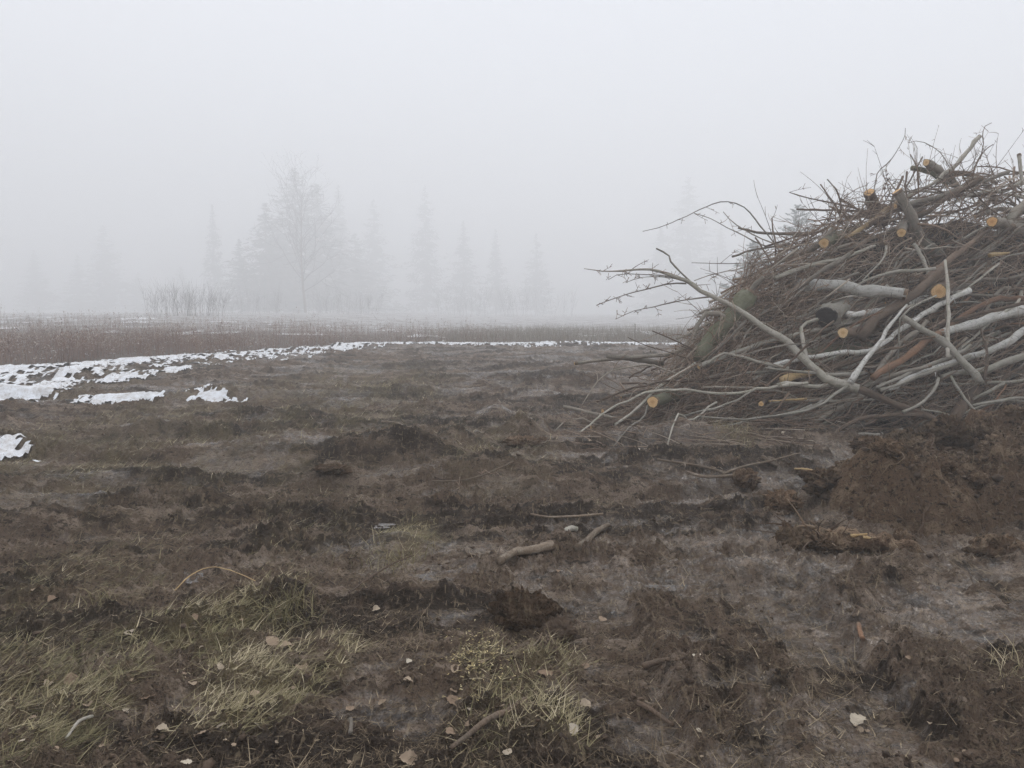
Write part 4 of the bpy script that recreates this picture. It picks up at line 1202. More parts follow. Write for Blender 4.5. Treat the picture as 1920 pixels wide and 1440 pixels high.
hero('straight thin stick slanting down right to the earth', 'pale', 5, 6, 'BR', [(1320, 760), (1380, 860), (1450, 970), (1550, 1090), (1650, 1200)], -.5, -.4)
hero('curved twig springing up from the longest pale branch', 'pale', 6, 5, 'BR', [(930, 1060), (1060, 1000), (1170, 900), (1230, 780)], -.4, -.4)
hero('brown bowed stick with a sawn tip lying on the earth before the pile', 'brown', 7, 9, 'BR', [(400, 1210), (480, 1160), (600, 1110), (760, 1090), (920, 1080), (1080, 1085)], -.3, -.3, cut=True)
hero('crooked pale stick with a frayed end lying by the earth mound', 'pale', 6, 6, 'BR', [(440, 1240), (600, 1265), (700, 1265), (820, 1230), (920, 1205)], -.2, -.2)
hero('thin pale branch running out left below the longest one', 'pale', 3, 6, 'BR', [(-220, 1100), (0, 1070), (150, 1040), (290, 980), (400, 890), (480, 840)], -.4, -.35)
hero('white forked upright arm of the longest pale branch', 'pale', 6, 9, 'BR', [(230, 300), (130, 330), (100, 370), (100, 430), (120, 540), (170, 690), (230, 740)], -.3, -.3)
hero('broad brown slab of bark wood wedged in the dark gap at the lower right', 'brown', 20, 22, 'BR', [(1330, 1130), (1450, 960), (1540, 880)], -.15, .2, 'log', 'log')
hero('dark weathered stick low at the right edge', 'pale', 5, 6, 'BR', [(1500, 1000), (1700, 970), (1920, 940), (2060, 930)], -.3, -.1)
hero('big moss green log lying in the shade under the hollow log', 'moss', 20, 18, 'BR', [(60, 590), (250, 560), (420, 540), (650, 530)], .05, .3, 'log', 'log')
hero('pale stick lying under the fork of the longest branch', 'pale', 7, 9, 'BR', [(-100, 835), (0, 820), (200, 850), (340, 830), (480, 800)], -.3, -.2)
hero('tan stripped limb end left under the fork', 'split', 14, 12, 'BR', [(-60, 790), (40, 770), (140, 745), (260, 720)], -.25, .1)
hero('thin straight pole level through the fork', 'pale', 4, 8, 'BR', [(-200, 700), (0, 720), (220, 740), (420, 760), (620, 740)], -.35, -.25)
hero('grey branch bridging up right below the white stems', 'pale', 6, 7, 'BR', [(720, 860), (870, 800), (1100, 700), (1340, 600), (1480, 520)], -.4, -.3)
hero('pale branch doubling the grey one below the white stems', 'pale', 6, 8, 'BR', [(740, 880), (900, 830), (1080, 750), (1300, 680), (1500, 590)], -.4, -.35)

# near-black disc on the birch log's end, with the hollow's shade in its colour
hl = next(o for o in bpy.data.objects if o.get('label', '').startswith('hollow birch'))
P_ = face(*q('BR', [(300, 285)])[0], -.35)
D_ = P_ - face(*q('BR', [(400, 220)])[0], -.05)
h_ = cut_face(hl, P_ - D_ / np.linalg.norm(D_) * -.003, D_, 18.5 / FPX * P_[1]); h_.name = 'painted_hollow'
h_.data = h_.data.copy()
m, t, b = new_mat('hollow_dark'); b.inputs['Base Color'].default_value = (.018, .013, .011, 1); b.inputs['Roughness'].default_value = .95
pos = t.nodes.new('ShaderNodeNewGeometry').outputs['Position']; bump(t, b, noise(t, pos, 40, 4), .9, .02)
h_.data.materials.clear(); h_.data.materials.append(m)

# ---- the other branches of the pile
POLY = np.array([(1180, 770), (1260, 665), (1340, 575), (1420, 500), (1500, 440), (1580, 405), (1660, 372), (1740, 345), (1850, 335), (1990, 360), (2080, 420), (2080, 800), (1850, 800), (1600, 815), (1350, 830), (1200, 815)], float)
def inside(x, y):
    c = False; j = len(POLY) - 1
    for i in range(len(POLY)):
        if (POLY[i, 1] > y) != (POLY[j, 1] > y) and x < (POLY[j, 0] - POLY[i, 0]) * (y - POLY[i, 1]) / (POLY[j, 1] - POLY[i, 1]) + POLY[i, 0]:
            c = not c
        j = i
    return c
def pick():
    while True:
        x, y = rng.uniform(1170, 2080), rng.uniform(335, 830)
        if inside(x, y):
            return x, y
def zone(px, py):
    if px < 1440: return 'at the left end of the pile'
    if py < 470: return 'near the top of the pile'
    if py > 690: return 'low in the pile above the earth mound'
    if px > 1750: return 'among the white stems at the right'
    return 'in the middle of the pile'
def strand(px, py, off, L, spread=1.0):
    if px < 1440:
        th = rng.normal(28, 22)
    elif py < 470:
        th = rng.normal(15, 38)
    else:
        th = rng.normal(23, 15)
    th = math.radians(th + (rng.normal(0, 30) * (spread - 1) if spread > 1 else 0))
    p = face(px, py, off)
    d = np.array([math.cos(th), rng.normal(0, .22), math.sin(th)]); d /= np.linalg.norm(d)
    f = rng.uniform(.3, .7)
    a, b_ = p - d * L * f, p + d * L * (1 - f)
    side = rng.normal(0, 1, 3); side -= d * side.dot(d); side /= np.linalg.norm(side)
    m1 = p + side * L * rng.normal(0, .045); m2 = (p + b_) / 2 + side * L * rng.normal(0, .05) + rng.normal(0, .02, 3) * L
    pts = np.array([a, (a + m1) / 2 + rng.normal(0, .015, 3) * L, m1, m2, b_])
    global CLAMPED
    CLAMPED = 0
    for i in range(len(pts)):
        CLAMPED += pts[i, 2] < top(pts[i, 0], pts[i, 1]) + .03
        pts[i, 2] = max(pts[i, 2], top(pts[i, 0], pts[i, 1]) + .03)
    return pts if rng.random() < .6 else pts[::-1]
def proj(p):
    cp, sp = math.cos(PITCH), math.sin(PITCH)
    x, y, z = p[0], p[1], p[2] - CAM_H
    f = y * cp - z * sp; v = y * sp + z * cp
    return 960 + x / f * FPX, 720 - v / f * FPX
def tame(px, py, off, L, slack=12, spread=1.0):
    for _ in range(12):
        pts = strand(px, py, off, L, spread)
        ok = CLAMPED < 2
        for e in (pts[0], pts[-1]):
            a, b_ = proj(e)
            if b_ < np.interp(a, SIL[:, 0], SIL[:, 1]) - slack and a > 1180: ok = False
        if ok: return pts
        L *= .85; off += .05
        if CLAMPED > 1: py -= 14
    return pts
MARKS = [(1222, 755, 'the lowest orange log end'), (1549, 595, 'the hollow birch log'), (1581, 624, 'the ringed orange end'), (1660, 547, 'the white birch log'),
         (1775, 545, 'the thick tan log end'), (1858, 415, 'the bright orange end'), (1690, 437, 'the pale round log end'), (1682, 360, 'the leaning sawn log'),
         (1720, 440, 'the foot of the leaning sawn log'), (1545, 455, 'the dull orange log end'), (1630, 365, 'the brown sawn stump'), (1790, 310, 'the pale barkless pole'),
         (1350, 610, 'the mossy leaning trunk'), (1777, 600, 'the slim upright pole'), (1660, 690, 'the rusty orange stick'), (1420, 630, 'the longest pale branch'),
         (1560, 720, 'the fork of the longest branch'), (1680, 755, 'the butt of the longest branch'), (1860, 597, 'the thick white birch stem'), (1850, 655, 'the sloping white stem'),
         (1840, 700, 'the lowest grey stem'), (1400, 728, 'the long trailing branch'), (1580, 490, 'the curved grey limb'), (1900, 500, 'the leaning grey limb'),
         (1250, 670, 'the broken grey log'), (1450, 500, 'the straight shoulder pole'), (1450, 785, 'the crooked level sticks'), (1840, 770, 'the bark slab')]
USED = {}
KINDS = [('thick grey', 'grey', .030, .052, 26, 2.6), ('thin grey', 'grey', .012, .024, 62, 2.4), ('thin brown', 'brown', .011, .024, 70, 2.4), ('thick brown', 'brown', .028, .048, 20, 2.4),
         ('slim pale', 'pale', .013, .030, 52, 2.6), ('thin rusty', 'rusty', .012, .024, 16, 1.8)]
for kname, mat, ra, rb, cnt, Lm in KINDS:
    for _ in range(cnt):
        px, py = pick()
        if kname.startswith('slim pale') and rng.random() < .6:
            px, py = rng.uniform(1480, 2050), rng.uniform(540, 790)
        off = rng.uniform(-.05, .5)
        L = Lm * rng.uniform(.5, 1.15)
        r0 = rng.uniform(ra, rb)
        c, R, (V, F, at) = branch_from(tame(px, py, off, L), r0, r0 * rng.uniform(.35, .7), M[mat], 7, .012, 14)
        o = link('branch', np_mesh('branch', V, F, M[mat], at))
        z_ = zone(px, py)
        if kname[:5] == 'thick' or rng.random() < .12:
            e_ = 0 if c[0][1] < c[-1][1] else -1
            cut_face(o, c[e_], c[e_] - c[1 if e_ == 0 else -2], R[e_])
        (a0, b0_), (a1, b1_) = sorted((proj(c[0]), proj(c[-1])))
        sl = math.degrees(math.atan2(b0_ - b1_, a1 - a0))
        mid = proj(c[len(c) // 2])
        tl = 'steep' if abs(sl) > 55 else 'level' if abs(sl) < 9 else 'rising right' if sl > 0 else 'falling right'
        lab = unique(f"{'long' if L > .85 * Lm else 'short'} {kname} branch, {tl},", mid[0], mid[1], MARKS)
        tag(o, lab, 'branch', 'loose branches of the brush pile')
# ---- the fine brushwood, too much to count
def twig_batch(n, off0, off1, Lm, r0, r1, spread, left=False):
    P, R = [], []
    K = 8
    for _ in range(n):
        px, py = pick()
        if left:
            px = 1180 + (px - 1170) * .42; 
            if not inside(px, py): py = np.interp(px, SIL[:, 0], SIL[:, 1]) + rng.uniform(20, 200)
        pts = tame(px, min(py, 830), rng.uniform(off0, off1), Lm * rng.uniform(.4, 1.3), 35, spread)
        c = catmull(pts, K)
        c += rng.normal(0, .012, c.shape)
        P.append(c); R.append(np.linspace(rng.uniform(r0, r1), .002, K))
    return np.array(P), np.array(R)
parts = [twig_batch(700, -.1, .6, 1.2, .004, .010, 2.0), twig_batch(330, -.05, .6, 1.3, .011, .020, 1.6), twig_batch(450, -.25, .15, .8, .003, .007, 3.0), twig_batch(650, .4, 1.3, 1.5, .008, .024, 1.8),
         twig_batch(750, -.1, .6, 1.0, .003, .009, 1.8, True)]
P = np.concatenate([p for p, _ in parts]); R = np.concatenate([r for _, r in parts])
# their own side shoots
i = rng.integers(0, len(P), 5000); j = rng.integers(1, 7, 5000)
b0 = P[i, j]; d = P[i, np.minimum(j + 1, 7)] - P[i, j - 1]; d /= np.linalg.norm(d, axis=1, keepdims=True) + 1e-9
d = d + rng.normal(0, .55, d.shape); d /= np.linalg.norm(d, axis=1, keepdims=True)
L = rng.uniform(.1, .5, len(i))
bend = rng.normal(0, .25, d.shape)
t = np.linspace(0, 1, 8)
P2 = b0[:, None] + d[:, None] * (t[None, :, None] * L[:, None, None]) + bend[:, None] * (t[None, :, None] ** 2 * L[:, None, None])
R2 = np.linspace(.0042, .002, 8)[None].repeat(len(i), 0)
P2 = P2[:, [0, 2, 3, 5, 7]]; R2 = R2[:, [0, 2, 3, 5, 7]]
V, F, at = tubes(P, R, 5, np.where(rng.random(len(P)) < .25, rng.uniform(.75, 1, len(P)), rng.beta(1.6, 1.8, len(P))))
V2, F2, at2 = tubes(P2, R2, 3, rng.beta(1.6, 1.8, len(P2))) if False else tubes(P2, R2, 4, rng.beta(1.6, 1.8, len(P2)))
o = link('brushwood', np_mesh('brushwood', np.vstack([V, V2]), np.vstack([F, F2 + len(V)]), M['twig'], {'rnd': np.concatenate([at['rnd'], at2['rnd']])}))
tag(o, 'fine tangled brushwood and twigs woven all through the pile', kind='stuff')
# upright tips along the skyline
P, R = [], []
for _ in range(120):
    px = rng.uniform(1330, 2000)
    py = np.interp(px, SIL[:, 0], SIL[:, 1]) + rng.uniform(0, 50)
    p = face(px, py, rng.uniform(0, .5))
    d = np.array([rng.normal(-.1, .6), rng.normal(0, .3), rng.uniform(.3, 1)]); d /= np.linalg.norm(d)
    L = rng.uniform(.25, .75); bend = rng.normal(0, .3, 3)
    s = np.linspace(0, 1, 8)[:, None]
    c = p + d * L * s + bend * L * s * s
    P.append(c); R.append(np.linspace(.007, .0022, 8))
    for _k in range(3):
        f = rng.integers(3, 8); dd = d + rng.normal(0, .7, 3); dd /= np.linalg.norm(dd)
        P.append(c[f] + dd * rng.uniform(.08, .3) * s + rng.normal(0, .1, 3) * .3 * s * s); R.append(np.linspace(.004, .002, 8))
V, F, at = tubes(np.array(P), np.array(R), 4, rng.random(len(P)) * .6)
o = link('twig_tips', np_mesh('twig_tips', V, F, M['twig'], at))
tag(o, 'thin twig tips bristling along the skyline of the pile', kind='stuff')
# twigs trailing on the mud at the foot of the pile
P, R = [], []
for _ in range(230):
    px, py = rng.uniform(1090, 1560), rng.uniform(770, 850)
    if px < 1200 and py < 760 + (1250 - px) * .3: continue
    x, y, z = ground_at(px, py)
    a = rng.normal(2.6, .7); el = abs(rng.normal(0, .25))
    L = rng.uniform(.2, .8)
    d = np.array([math.cos(a) * math.cos(el), -abs(math.sin(a)) * math.cos(el) * .6, math.sin(el)])
    s = np.linspace(0, 1, 8)[:, None]
    c = np.array([x, y, z + .015]) + d * L * s + np.array([0, 0, -.3 * el]) * L * s * s + rng.normal(0, .15, 3) * np.array([1, 1, .1]) * L * s * s
    for k in range(8):
        c[k, 2] = max(c[k, 2], top(c[k, 0], c[k, 1]) + .006)
    P.append(c); R.append(np.linspace(rng.uniform(.003, .007), .002, 8))
V, F, at = tubes(np.array(P), np.array(R), 4, rng.random(len(P)))
o = link('fallen_twigs', np_mesh('fallen_twigs', V, F, M['twig'], at))
tag(o, 'broken twigs strewn on the mud at the foot of the pile', kind='stuff')

# ------------------------------------------------------------------ sticks on the mud
def on_ground(name, label, mat, pxs, d0, d1, lift=.0, cat='stick', cut=False, sides=9, wob=.003, group=None, tw=0):
    P3 = []
    for px, py in pxs:
        x, y, z = ground_at(px, py); P3.append((x, y, z + lift))
    P3 = np.array(P3)
    r0, r1 = d0 / 2 / FPX * P3[0][1], d1 / 2 / FPX * P3[-1][1]
    if len(P3) <= 4:
        P3[:, 2] = np.linspace(P3[0, 2], P3[-1, 2], len(P3)) + .012
    else:
        P3[:, 2] = np.maximum(P3[:, 2], np.linspace(P3[0, 2], P3[-1, 2], len(P3))) + .012
    P3[:, 2] += .4 * max(r0, r1)
    c, R, (V, F, at) = branch_from(P3, r0, r1, M[mat], sides, wob, 16, .05)
    o = link(name, np_mesh(name, V, F, M[mat], at)); tag(o, label, cat, group)
    if cut: cut_face(o, c[0], c[0] - c[1], R[0])
    if tw: side_twigs(o, c, R, tw, M['twig'], .1, .9, .08, .25)
    return o
on_ground('log', 'short muddy birch log half sunk in the mud', 'muddy', [(1035, 1028), (1000, 1040), (965, 1052), (935, 1060)], 18, 15, cat='log', cut=True)
on_ground('log', 'thin mottled birch log lying diagonally right of the other birch log', 'muddy', [(1140, 990), (1118, 1008), (1098, 1026), (1082, 1040)], 10, 15, cat='log')
on_ground('log', 'pale stub of wood just above the two birch logs', 'pale', [(1060, 1004), (1070, 998), (1082, 991)], 11, 12, cat='log')
on_ground('stick', 'dark brown stick lying on mud near the white leaf at the lower right', 'brown', [(1208, 1256), (1240, 1249), (1272, 1243)], 13, 7)
on_ground('stick', 'reddish brown peg standing crooked out of the mud', 'rusty', [(1609, 1183), (1613, 1196), (1617, 1212)], 8, 9, .02, cut=True)
on_ground('stick', 'muddy forked stick lying across the grass at the bottom middle', 'brown', [(845, 1412), (880, 1385), (915, 1362), (950, 1342), (985, 1322)], 9, 15)
on_ground('stick', 'dark root snaking out of the mud at the bottom right of the middle', 'brown', [(1195, 1325), (1220, 1350), (1262, 1368)], 12, 8)
on_ground('stick', 'long thin branch lying level in the middle of the mud', 'muddy', [(810, 905), (850, 902), (890, 898), (930, 892), (962, 885)], 3, 4, .02, tw=3)
on_ground('stick', 'straight thin twig leaning on a berm in the middle distance', 'muddy', [(715, 793), (745, 802), (775, 812), (800, 822)], 3, 2, .03)
on_ground('stick', 'thin grey branch lying level above the birch logs', 'muddy', [(995, 974), (1030, 977), (1080, 976), (1130, 973)], 4, 5, .02)
on_ground('stick', 'thin dark cane lying slanted in the mud left of the middle', 'brown', [(655, 1128), (700, 1098), (740, 1075), (772, 1055)], 4, 2.5, .03)
on_ground('stick', 'short whitish stick in the grass at the lower left corner', 'pale', [(125, 1402), (150, 1381), (175, 1359)], 5, 6, .02)
on_ground('stick', 'bent grass cane arching at the edge of the lower left grass', 'split', [(330, 1155), (360, 1125), (400, 1115), (440, 1118), (480, 1130)], 2.4, 1.6, .12)
on_ground('log', 'long barky log lying level on the mud below the pile', 'muddy', [(1215, 848), (1270, 851), (1330, 850), (1390, 855), (1450, 868)], 11, 8, cat='log')
on_ground('branch', 'forked pale branch lying on the mud below the barky log', 'muddy', [(1232, 862), (1265, 868), (1310, 880), (1345, 892), (1362, 896)], 4, 6, .02, cat='branch', tw=3)
on_ground('branch', 'thin branch running right from the forked pale branch', 'muddy', [(1355, 896), (1390, 886), (1420, 880), (1450, 882), (1500, 855)], 5, 3, .02, cat='branch')
on_ground('stick', 'straight bark stick lying under the forked pale branch', 'muddy', [(1288, 912), (1320, 906), (1350, 902), (1375, 898)], 5, 7, .01)
on_ground('log', 'short mottled stub half buried left of the earth mound', 'muddy', [(1428, 866), (1445, 870), (1458, 874)], 9, 9, .02, cat='log')
on_ground('stick', 'tan bare stick end sticking out of the dark soil', 'split', [(1490, 882), (1512, 884), (1532, 886)], 4, 7, .02)
on_ground('stick', 'thin stick lying at the upper edge of the bottom middle grass', 'muddy', [(998, 1226), (1008, 1214), (1016, 1201)], 3, 3, .02)
on_ground('stick', 'stubby peg at the bottom left of the middle mud', 'grey', [(657, 1392), (659, 1378), (658, 1365)], 8, 7, .02)

# ------------------------------------------------------------------ clods and the torn stump
def clod(label, x, y, sx, sy, sz, seed, sink=.25, name='earth_clod', mat='clod', rz=0.0):
    r = np.random.default_rng(seed)
    nu, nv = 40, 26
    u = np.linspace(0, 2 * np.pi, nu, endpoint=False); v = np.linspace(.06, np.pi - .06, nv)
    U, Vv = np.meshgrid(u, v)
    n = np.stack([np.cos(U) * np.sin(Vv), np.sin(U) * np.sin(Vv), np.cos(Vv)], -1)
    a = np.cos(U) * np.sin(Vv) * 2 + Vv; b_ = np.sin(U) * np.sin(Vv) * 2 - Vv * .7
    d = 1 + .75 * np.abs(pn(a * 1.2, b_ * 1.2, seed)) + .5 * np.abs(pn(a * 3, b_ * 3, seed + 1)) + .3 * pn(a * 7, b_ * 7, seed + 2) + .14 * pn(a * 15, b_ * 15, seed + 3) - .35
    P = n * d[..., None] * np.array([sx, sy, sz])
    idx = np.arange(nu * nv).reshape(nv, nu); nx = np.roll(idx, -1, 1)
    F = np.stack([idx[:-1], idx[1:], nx[1:], nx[:-1]], -1).reshape(-1, 4)
    o = link(name, np_mesh(name, P.reshape(-1, 3), F, M[mat])); o.location = (x, y, top(x, y) + sz * (1 - 2 * sink) * .5)
    o.rotation_euler[2] = rz
    return tag(o, label, 'clod')
x, y, z = ground_at(985, 1175)
clod('big dark fibrous clod of earth standing alone in the middle foreground', x, y + .06, .17, .10, .115, 605, .2, mat='earth')
clod('flat crumb of earth leaning on the right of the big middle clod', x + .15, y + .0, .09, .06, .07, 602, .2)
for i, (px, py, w, hh_, lab) in enumerate([(1018, 832, 16, .10, 'upright dark clod on the right end of the middle distance hump'), (975, 838, 44, .14, 'wide dark clod hump in the middle distance'),
                                          (845, 858, 40, .12, 'clod on the right end of the long dark berm'), (620, 922, 44, .10, 'low dark clod left of the long thin branch'),
                                          (1120, 1010, 0, 0, '')]):
    if not w: continue
    x, y, z = ground_at(px, py)
    clod(lab, x, y + .1, w / FPX * y * .8, w / FPX * y * .6, hh_ * .5, 610 + i, .4, mat='earth')
rq = np.random.default_rng(77)
for k in range(48):
    x, y = rq.uniform(1.7, 5.6), rq.uniform(4.6, 7.4)
    if heap_height(np.array([x]), np.array([y]))[0] < .06 and rq.random() < .6: continue
    if y < 5.2 and x > 3.4: continue
    s_ = rq.uniform(.06, .19)
    pp = proj((x, y, top(x, y)))
    pl = unique('rough lump of earth', pp[0], pp[1], [(1600, 1010, 'the torn stump'), (1775, 812, 'the round rusty sod'), (1670, 870, 'the left shoulder of the mound'), (1780, 930, 'the middle of the mound'), (1500, 960, 'the left foot of the mound'), (1880, 860, 'the right crest of the mound'), (1450, 870, 'the half buried stub')], 22)
    tag(clod(pl, x, y, s_ * rq.uniform(.9, 1.5), s_, s_ * rq.uniform(.5, .9), 800 + k, .3, mat='earth', rz=rq.uniform(0, 6)), group='loose lumps of dug earth')
for i, (x, y, s, lab) in enumerate([(4.86, 7.45, .24, 'round rusty brown sod on the crest of the earth mound'), (3.35, 6.75, .17, 'smaller round sod on the left shoulder of the earth mound'),
                                    (4.15, 6.95, .22, 'wide sod in the middle of the earth mound crest'), (5.6, 6.1, .22, 'dark sod at the right side of the earth mound'),
                                    (3.75, 6.2, .17, 'clod on the lower front of the earth mound'), (5.2, 6.9, .25, 'big clod right behind the round rusty sod'), (4.5, 6.35, .16, 'clod with roots in the middle front of the mound')]):
    clod(lab, x, y, s, s * .85, s * .75, 640 + i, .3, mat='earth')

P, R = [], []
for k in range(70):
    x, y = rng.uniform(2.2, 6.2), rng.uniform(4.9, 7.6)
    if heap_height(np.array([x]), np.array([y]))[0] < .08: continue
    a = rng.uniform(0, 6.28); L = rng.uniform(.15, .6); pts = []
    for q_ in range(8):
        pts.append((x, y, top(x, y) + .02 + .05 * rng.random()))
        a += rng.normal(0, .35); x += math.cos(a) * L / 7; y += math.sin(a) * L / 7
    P.append(pts); R.append(np.linspace(rng.uniform(.004, .011), .002, 8))
V, F, at = tubes(np.array(P), np.array(R), 5, rng.random(len(P)))
mound = bpy.data.objects['earth_mound']
o = link('roots', np_mesh('roots', V, F, M['root'], at), mound); o['kind'] = 'stuff'

# torn stump: a splintered root stock with roots, lying at the left foot of the earth mound
sx_, sy_, sz_ = ground_at(1600, 1035)
st = empty('torn_stump', (sx_, sy_, sz_)); tag(st, 'torn muddy root stump with a splintered yellow wound, at the foot of the earth mound', 'stump')
tr = np.array([(-.30, .04, .06), (-.1, 0, .075), (.12, -.02, .06), (.34, -.01, .02), (.52, .03, -.06)])
c = catmull(tr, 26); Rr = np.interp(np.linspace(0, 1, 26), [0, .12, .3, .5, .8, 1], [.05, .085, .07, .06, .045, .03]) * (1 + rng.normal(0, .10, 26))
c = c + rng.normal(0, .008, c.shape)
c = catmull(c[::3], 48); Rr = np.interp(np.linspace(0, 1, 48), np.linspace(0, 1, 26), Rr)
V, F, at = tubes(c[None], Rr[None], 22, None, .02)
cc_ = np.repeat(c, 22, axis=0)
V = cc_ + (V - cc_) * (1 + 1.0 * pn(V[:, 0] * 9, V[:, 2] * 14 + V[:, 1] * 11, 961) + .8 * np.abs(pn(V[:, 0] * 22, V[:, 2] * 30 + V[:, 1] * 26, 962)))[:, None]
link('root_stock', np_mesh('root_stock', V, F, M['earth'], at), st)
for k in range(8):       # pale splinters of the wound
    a = np.array([rng.uniform(-.10, .03), -.05 + rng.uniform(-.04, .03), .125 + rng.uniform(-.03, .02)])
    e_ = a + np.array([rng.uniform(.04, .10), rng.uniform(-.02, .02), rng.uniform(-.04, .03)])
    cc = catmull(np.array([a, (a + e_) / 2 + rng.normal(0, .006, 3), e_]), 6)
    V, F, at = tubes(cc[None], np.linspace(.012, .004, 6)[None], 5, None, .25)
    link('splinter', np_mesh('splinter', V, F, M['split'], at), st)
P, R = [], []
for k in range(90):
    f = rng.random(); p = c[int(f * 11)] + rng.normal(0, .03, 3)
    d = np.array([rng.normal(-.5, .7), rng.normal(-.2, .6), rng.normal(.25, .55)]); d /= np.linalg.norm(d)
    L = rng.uniform(.08, .26); s = np.linspace(0, 1, 8)[:, None]
    P.append(p + d * L * s + rng.normal(0, .5, 3) * L * s * s - np.array([0, 0, .45]) * L * s ** 2); R.append(np.linspace(rng.uniform(.004, .014), .002, 8))
V, F, at = tubes(np.array(P), np.array(R), 5, rng.random(len(P)))
link('roots', np_mesh('roots', V, F, M['root'], at), st)['kind'] = 'stuff'

# grass tufts that stand up
def tuft(px, py, n, h, label, tint, spread=.05):
    x, y, z = ground_at(px, py)
    X = x + rng.normal(0, spread, n); Yy = y + rng.normal(0, spread, n)
    o = blades('grass_tuft', X, Yy, height(X, Yy), rng.uniform(.5, 1, n) * h, rng.uniform(.003, .006, n), rng.uniform(0, 6.28, n), np.abs(rng.normal(.5, .35, n)),
               rng.normal(.3, .2, n), np.clip(rng.normal(tint, .2, n), 0, 1), M['grass'], 4)
    tag(o, label, 'grass tuft')
tuft(1897, 1262, 60, .16, 'yellow grass tuft at the right edge of the foreground mud', .75)
tuft(545, 1150, 150, .2, 'dark standing grass tuft at the upper corner of the lower left grass', .25, .07)
tuft(735, 1055, 170, .15, 'flat yellow green tuft in the middle of the mud', .5, .11)
tuft(190, 1130, 40, .14, 'small upright green tuft at the left of the mud', .35, .03)
tuft(1375, 830, 220, .3, 'bleached grass tuft at the foot of the pile', .6, .17)
tuft(893, 850, 120, .22, 'straw coloured tuft at the end of the long dark berm', .7, .12)
tuft(725, 738, 160, .3, 'olive tuft on the far berm left of the middle', .55, .3)

# ------------------------------------------------------------------ fallen leaves
def leaf_mesh(seed):
    r = np.random.default_rng(seed)
    t = np.linspace(0, 1, 12)
    w = np.sin(np.pi * t ** .75) ** .75 * .42 * (1 + r.normal(0, .05, 12)); w[0] = .02; w[-1] = .01
    curl, fold, bow = r.uniform(-.4, .9), r.uniform(-.2, .8), r.uniform(-.6, .6)
    V = []
    for i in range(12):
        x = t[i] - .5
        z = bow * (x * x - .1)
        V += [(x, -w[i] * (1 + r.normal(0, .06)), z + fold * w[i] + r.normal(0, .03)), (x, 0, z + r.normal(0, .012)), (x, w[i] * (1 + r.normal(0, .06)), z + curl * w[i] + r.normal(0, .03))]
    V += [(-.5, -.012, 0), (-.72, 0, .04)]
    F = []
    for i in range(11):
        a = i * 3
        F += [(a, a + 1, a + 4, a + 3), (a + 1, a + 2, a + 5, a + 4)]
    me = bpy.data.meshes.new('leaf'); me.from_pydata(V, [], F + [(36, 37, 1)]); me.update()
    for p in me.polygons: p.use_smooth = True
    me.materials.append(M['leaf'])
    return me
LEAVES = [leaf_mesh(700 + i) for i in range(9)]
def leaf(px, py, size_px, label, group=None, tilt=.25):
    x, y, z = ground_at(px, py)
    o = link('leaf', random.choice(LEAVES))
    s = .75 * size_px / FPX * math.hypot(y, CAM_H)
    o.scale = (s, s, s); o.location = (x, y, z + .010)
    o.rotation_euler = (rng.normal(0, tilt), rng.normal(0, tilt), rng.uniform(0, 6.28))
    tag(o, label, 'leaf', group)
for a in [(1307, 1233, 22, 'white dry leaf lying alone on the mud at the lower right'), (1610, 1356, 40, 'broad tan leaf on the mud at the lower right'),
          (1612, 1371, 18, 'small white leaf touching the broad tan leaf'), (278, 1310, 38, 'pinkish tan leaf lying in the middle of the lower left grass'),
          (122, 1386, 32, 'curled reddish leaf near the whitish stick in the lower left corner'), (147, 1366, 40, 'brown folded leaf just above the curled reddish one'),
          (165, 1327, 24, 'cream coloured small leaf above the folded brown leaf'), (565, 1255, 32, 'pale tan leaf at the right side of the lower left grass'),
          (850, 1319, 34, 'orange tan leaf left of the muddy forked stick'), (765, 1282, 24, 'small pale leaf on bare mud left of the wood chips'),
          (1024, 1263, 40, 'large whitish leaf in the bottom middle grass'), (1098, 1324, 30, 'curled tan leaf at the right edge of the bottom middle grass'),
          (1097, 1252, 24, 'greyish leaf at the upper right corner of the bottom middle grass'), (852, 1256, 22, 'grey leaf just above the wood chips'),
          (845, 1378, 26, 'pale pink leaf left of the lower end of the forked stick'), (765, 1430, 42, 'big torn beige leaf cut off by the bottom edge'),
          (243, 1192, 34, 'grey beige leaf at the upper left of the lower left grass'), (365, 1162, 28, 'light yellowish leaf at the top of the lower left grass'),
          (133, 1276, 38, 'mauve grey flat leaf at the left of the lower left grass'), (376, 1384, 30, 'pale grey curled leaf low in the lower left grass'),
          (303, 1374, 32, 'tan brown leaf between the pale grey curled leaf and the corner stick'), (535, 1217, 32, 'yellowish leaf near the dark standing tuft'),
          (65, 1226, 24, 'pale pink leaf near the left edge above the grass'), (1070, 1374, 38, 'whitish torn leaf at the bottom of the bottom middle grass'),
          (364, 1206, 16, 'tiny white leaf in the dark part of the lower left grass'), (1893, 1307, 24, 'yellowish leaf near the yellow tuft at the right edge'),
          (935, 1328, 26, 'pale leaf touching the upper end of the forked stick'), (510, 1205, 34, 'grey leaf beside the yellowish one near the dark tuft'),
          (1475, 1022, 14, 'white scrap of leaf on the mud left of the torn stump'), (55, 1405, 16, 'tiny white leaf at the bottom left corner'),
          (1047, 1076, 14, 'small pale leaf just below the birch logs')]:
    leaf(*a)
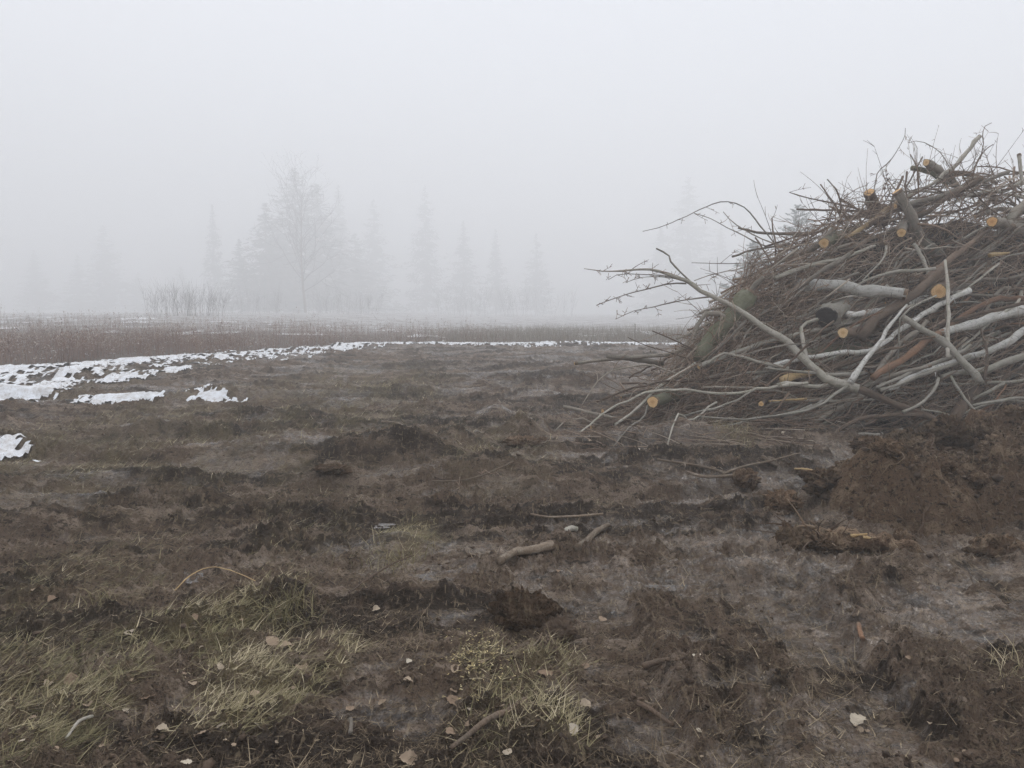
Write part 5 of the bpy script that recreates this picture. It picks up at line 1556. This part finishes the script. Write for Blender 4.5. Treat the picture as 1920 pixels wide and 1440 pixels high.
LM = [(1307, 1233, 'the lone white leaf'), (1610, 1356, 'the broad tan leaf'), (278, 1310, 'the pinkish tan leaf'), (150, 1381, 'the whitish corner stick'), (165, 1327, 'the cream leaf'),
      (565, 1255, 'the pale tan leaf'), (880, 1385, 'the lower end of the forked stick'), (955, 1338, 'the upper end of the forked stick'), (765, 1282, 'the pale leaf on bare mud'),
      (1024, 1263, 'the large whitish leaf'), (1098, 1324, 'the curled tan leaf'), (765, 1430, 'the torn beige leaf'), (243, 1192, 'the grey beige leaf'), (365, 1162, 'the light yellowish leaf'),
      (133, 1276, 'the mauve flat leaf'), (376, 1384, 'the pale curled leaf'), (545, 1150, 'the dark standing tuft'), (65, 1226, 'the pink leaf at the left edge'), (985, 1145, 'the big dark clod'),
      (905, 1275, 'the wood chips'), (1613, 1196, 'the reddish peg'), (1897, 1262, 'the yellow tuft'), (1240, 1249, 'the dark brown stick'), (1230, 1350, 'the snaking root'), (658, 1378, 'the stubby peg'),
      (535, 1217, 'the yellowish leaf'), (1070, 1374, 'the whitish torn leaf'), (440, 1300, 'the dark middle of the grass'), (55, 1405, 'the white corner leaf'), (1222, 755, 'the lowest orange log end'),
      (1280, 850, 'the left half of the barky log'), (1400, 855, 'the right half of the barky log'), (1375, 826, 'the bleached tuft'), (1130, 800, 'the leftmost foot of the pile'), (1480, 800, 'the earth left of the mound')]
for _ in range(85):
    px, py = rng.uniform(0, 1140), rng.uniform(1120, 1436)
    x, y = flat(px, py)
    if float(grass_mask(np.array([x]), np.array([y]))[0]) < .25 and rng.random() < .75: continue
    w_ = 'in the lower left grass' if px < 640 else 'on the ground of the bottom middle'
    leaf(px, py, rng.uniform(10, 26), unique('small faded leaf lying', px, py, LM), 'small faded leaves on the ground')
for _ in range(16):
    px, py = rng.uniform(1130, 1900), rng.uniform(1100, 1430)
    leaf(px, py, rng.uniform(8, 16), unique('tiny leaf scrap on the mud', px, py, LM), 'leaf scraps on the mud')
for _ in range(26):
    px, py = rng.uniform(1100, 1500), rng.uniform(790, 850)
    leaf(px, py, rng.uniform(7, 14), unique('small leaf on dark mud', px, py, LM), 'leaves at the foot of the pile')
# dried leaves still hanging on a twig near the top
for dx, dy in [(790, 530), (800, 555), (785, 590), (815, 592), (785, 630), (812, 640), (780, 670), (860, 628), (868, 610), (800, 600)]:
    a, b_ = q('TR', [(dx, dy)])[0]
    p = face(a, b_, .25)
    o = link('dry_leaf', random.choice(LEAVES)); o.location = p; o.scale = (.05, .05, .05)
    o.rotation_euler = (rng.uniform(0, 6), rng.uniform(0, 6), rng.uniform(0, 6))
    tag(o, 'shrivelled brown leaf hanging on a hair thin twig left of the pale barkless pole', 'leaf', 'dry leaves hanging near the top')
    o.data = o.data.copy(); o.data.materials.clear(); o.data.materials.append(M['brown'])
hero('hair thin twig carrying the shrivelled hanging leaves', 'brown', .8, 1.4, 'TR', [(795, 520), (790, 560), (800, 600), (785, 640), (780, 690), (790, 760)], .25, .3, wob=.006)

# ------------------------------------------------------------------ fog
DENS = 0.0085
bm_v = []
X0, X1, Ya, Yb, Z0, Z1 = -540, 540, -540, 540, -3.0, 72.0
V = np.array([(x, y, z) for z in (Z0, Z1) for y in (Ya, Yb) for x in (X0, X1)], float)
F = np.array([(0, 2, 3, 1), (4, 5, 7, 6), (0, 1, 5, 4), (2, 6, 7, 3), (0, 4, 6, 2), (1, 3, 7, 5)])
m = bpy.data.materials.new('fog'); m.use_nodes = True; t = m.node_tree
t.nodes.remove(t.nodes['Principled BSDF'])
pv = t.nodes.new('ShaderNodeVolumePrincipled')
pv.inputs['Density'].default_value = DENS
pv.inputs['Color'].default_value = (.992, .994, .995, 1)
pv.inputs['Anisotropy'].default_value = .2
t.links.new(pv.outputs['Volume'], t.nodes['Material Output'].inputs['Volume'])
o = link('haze', np_mesh('haze', V, F, m, smooth=False))
tag(o, 'even grey fog over the whole clearing', kind='stuff')
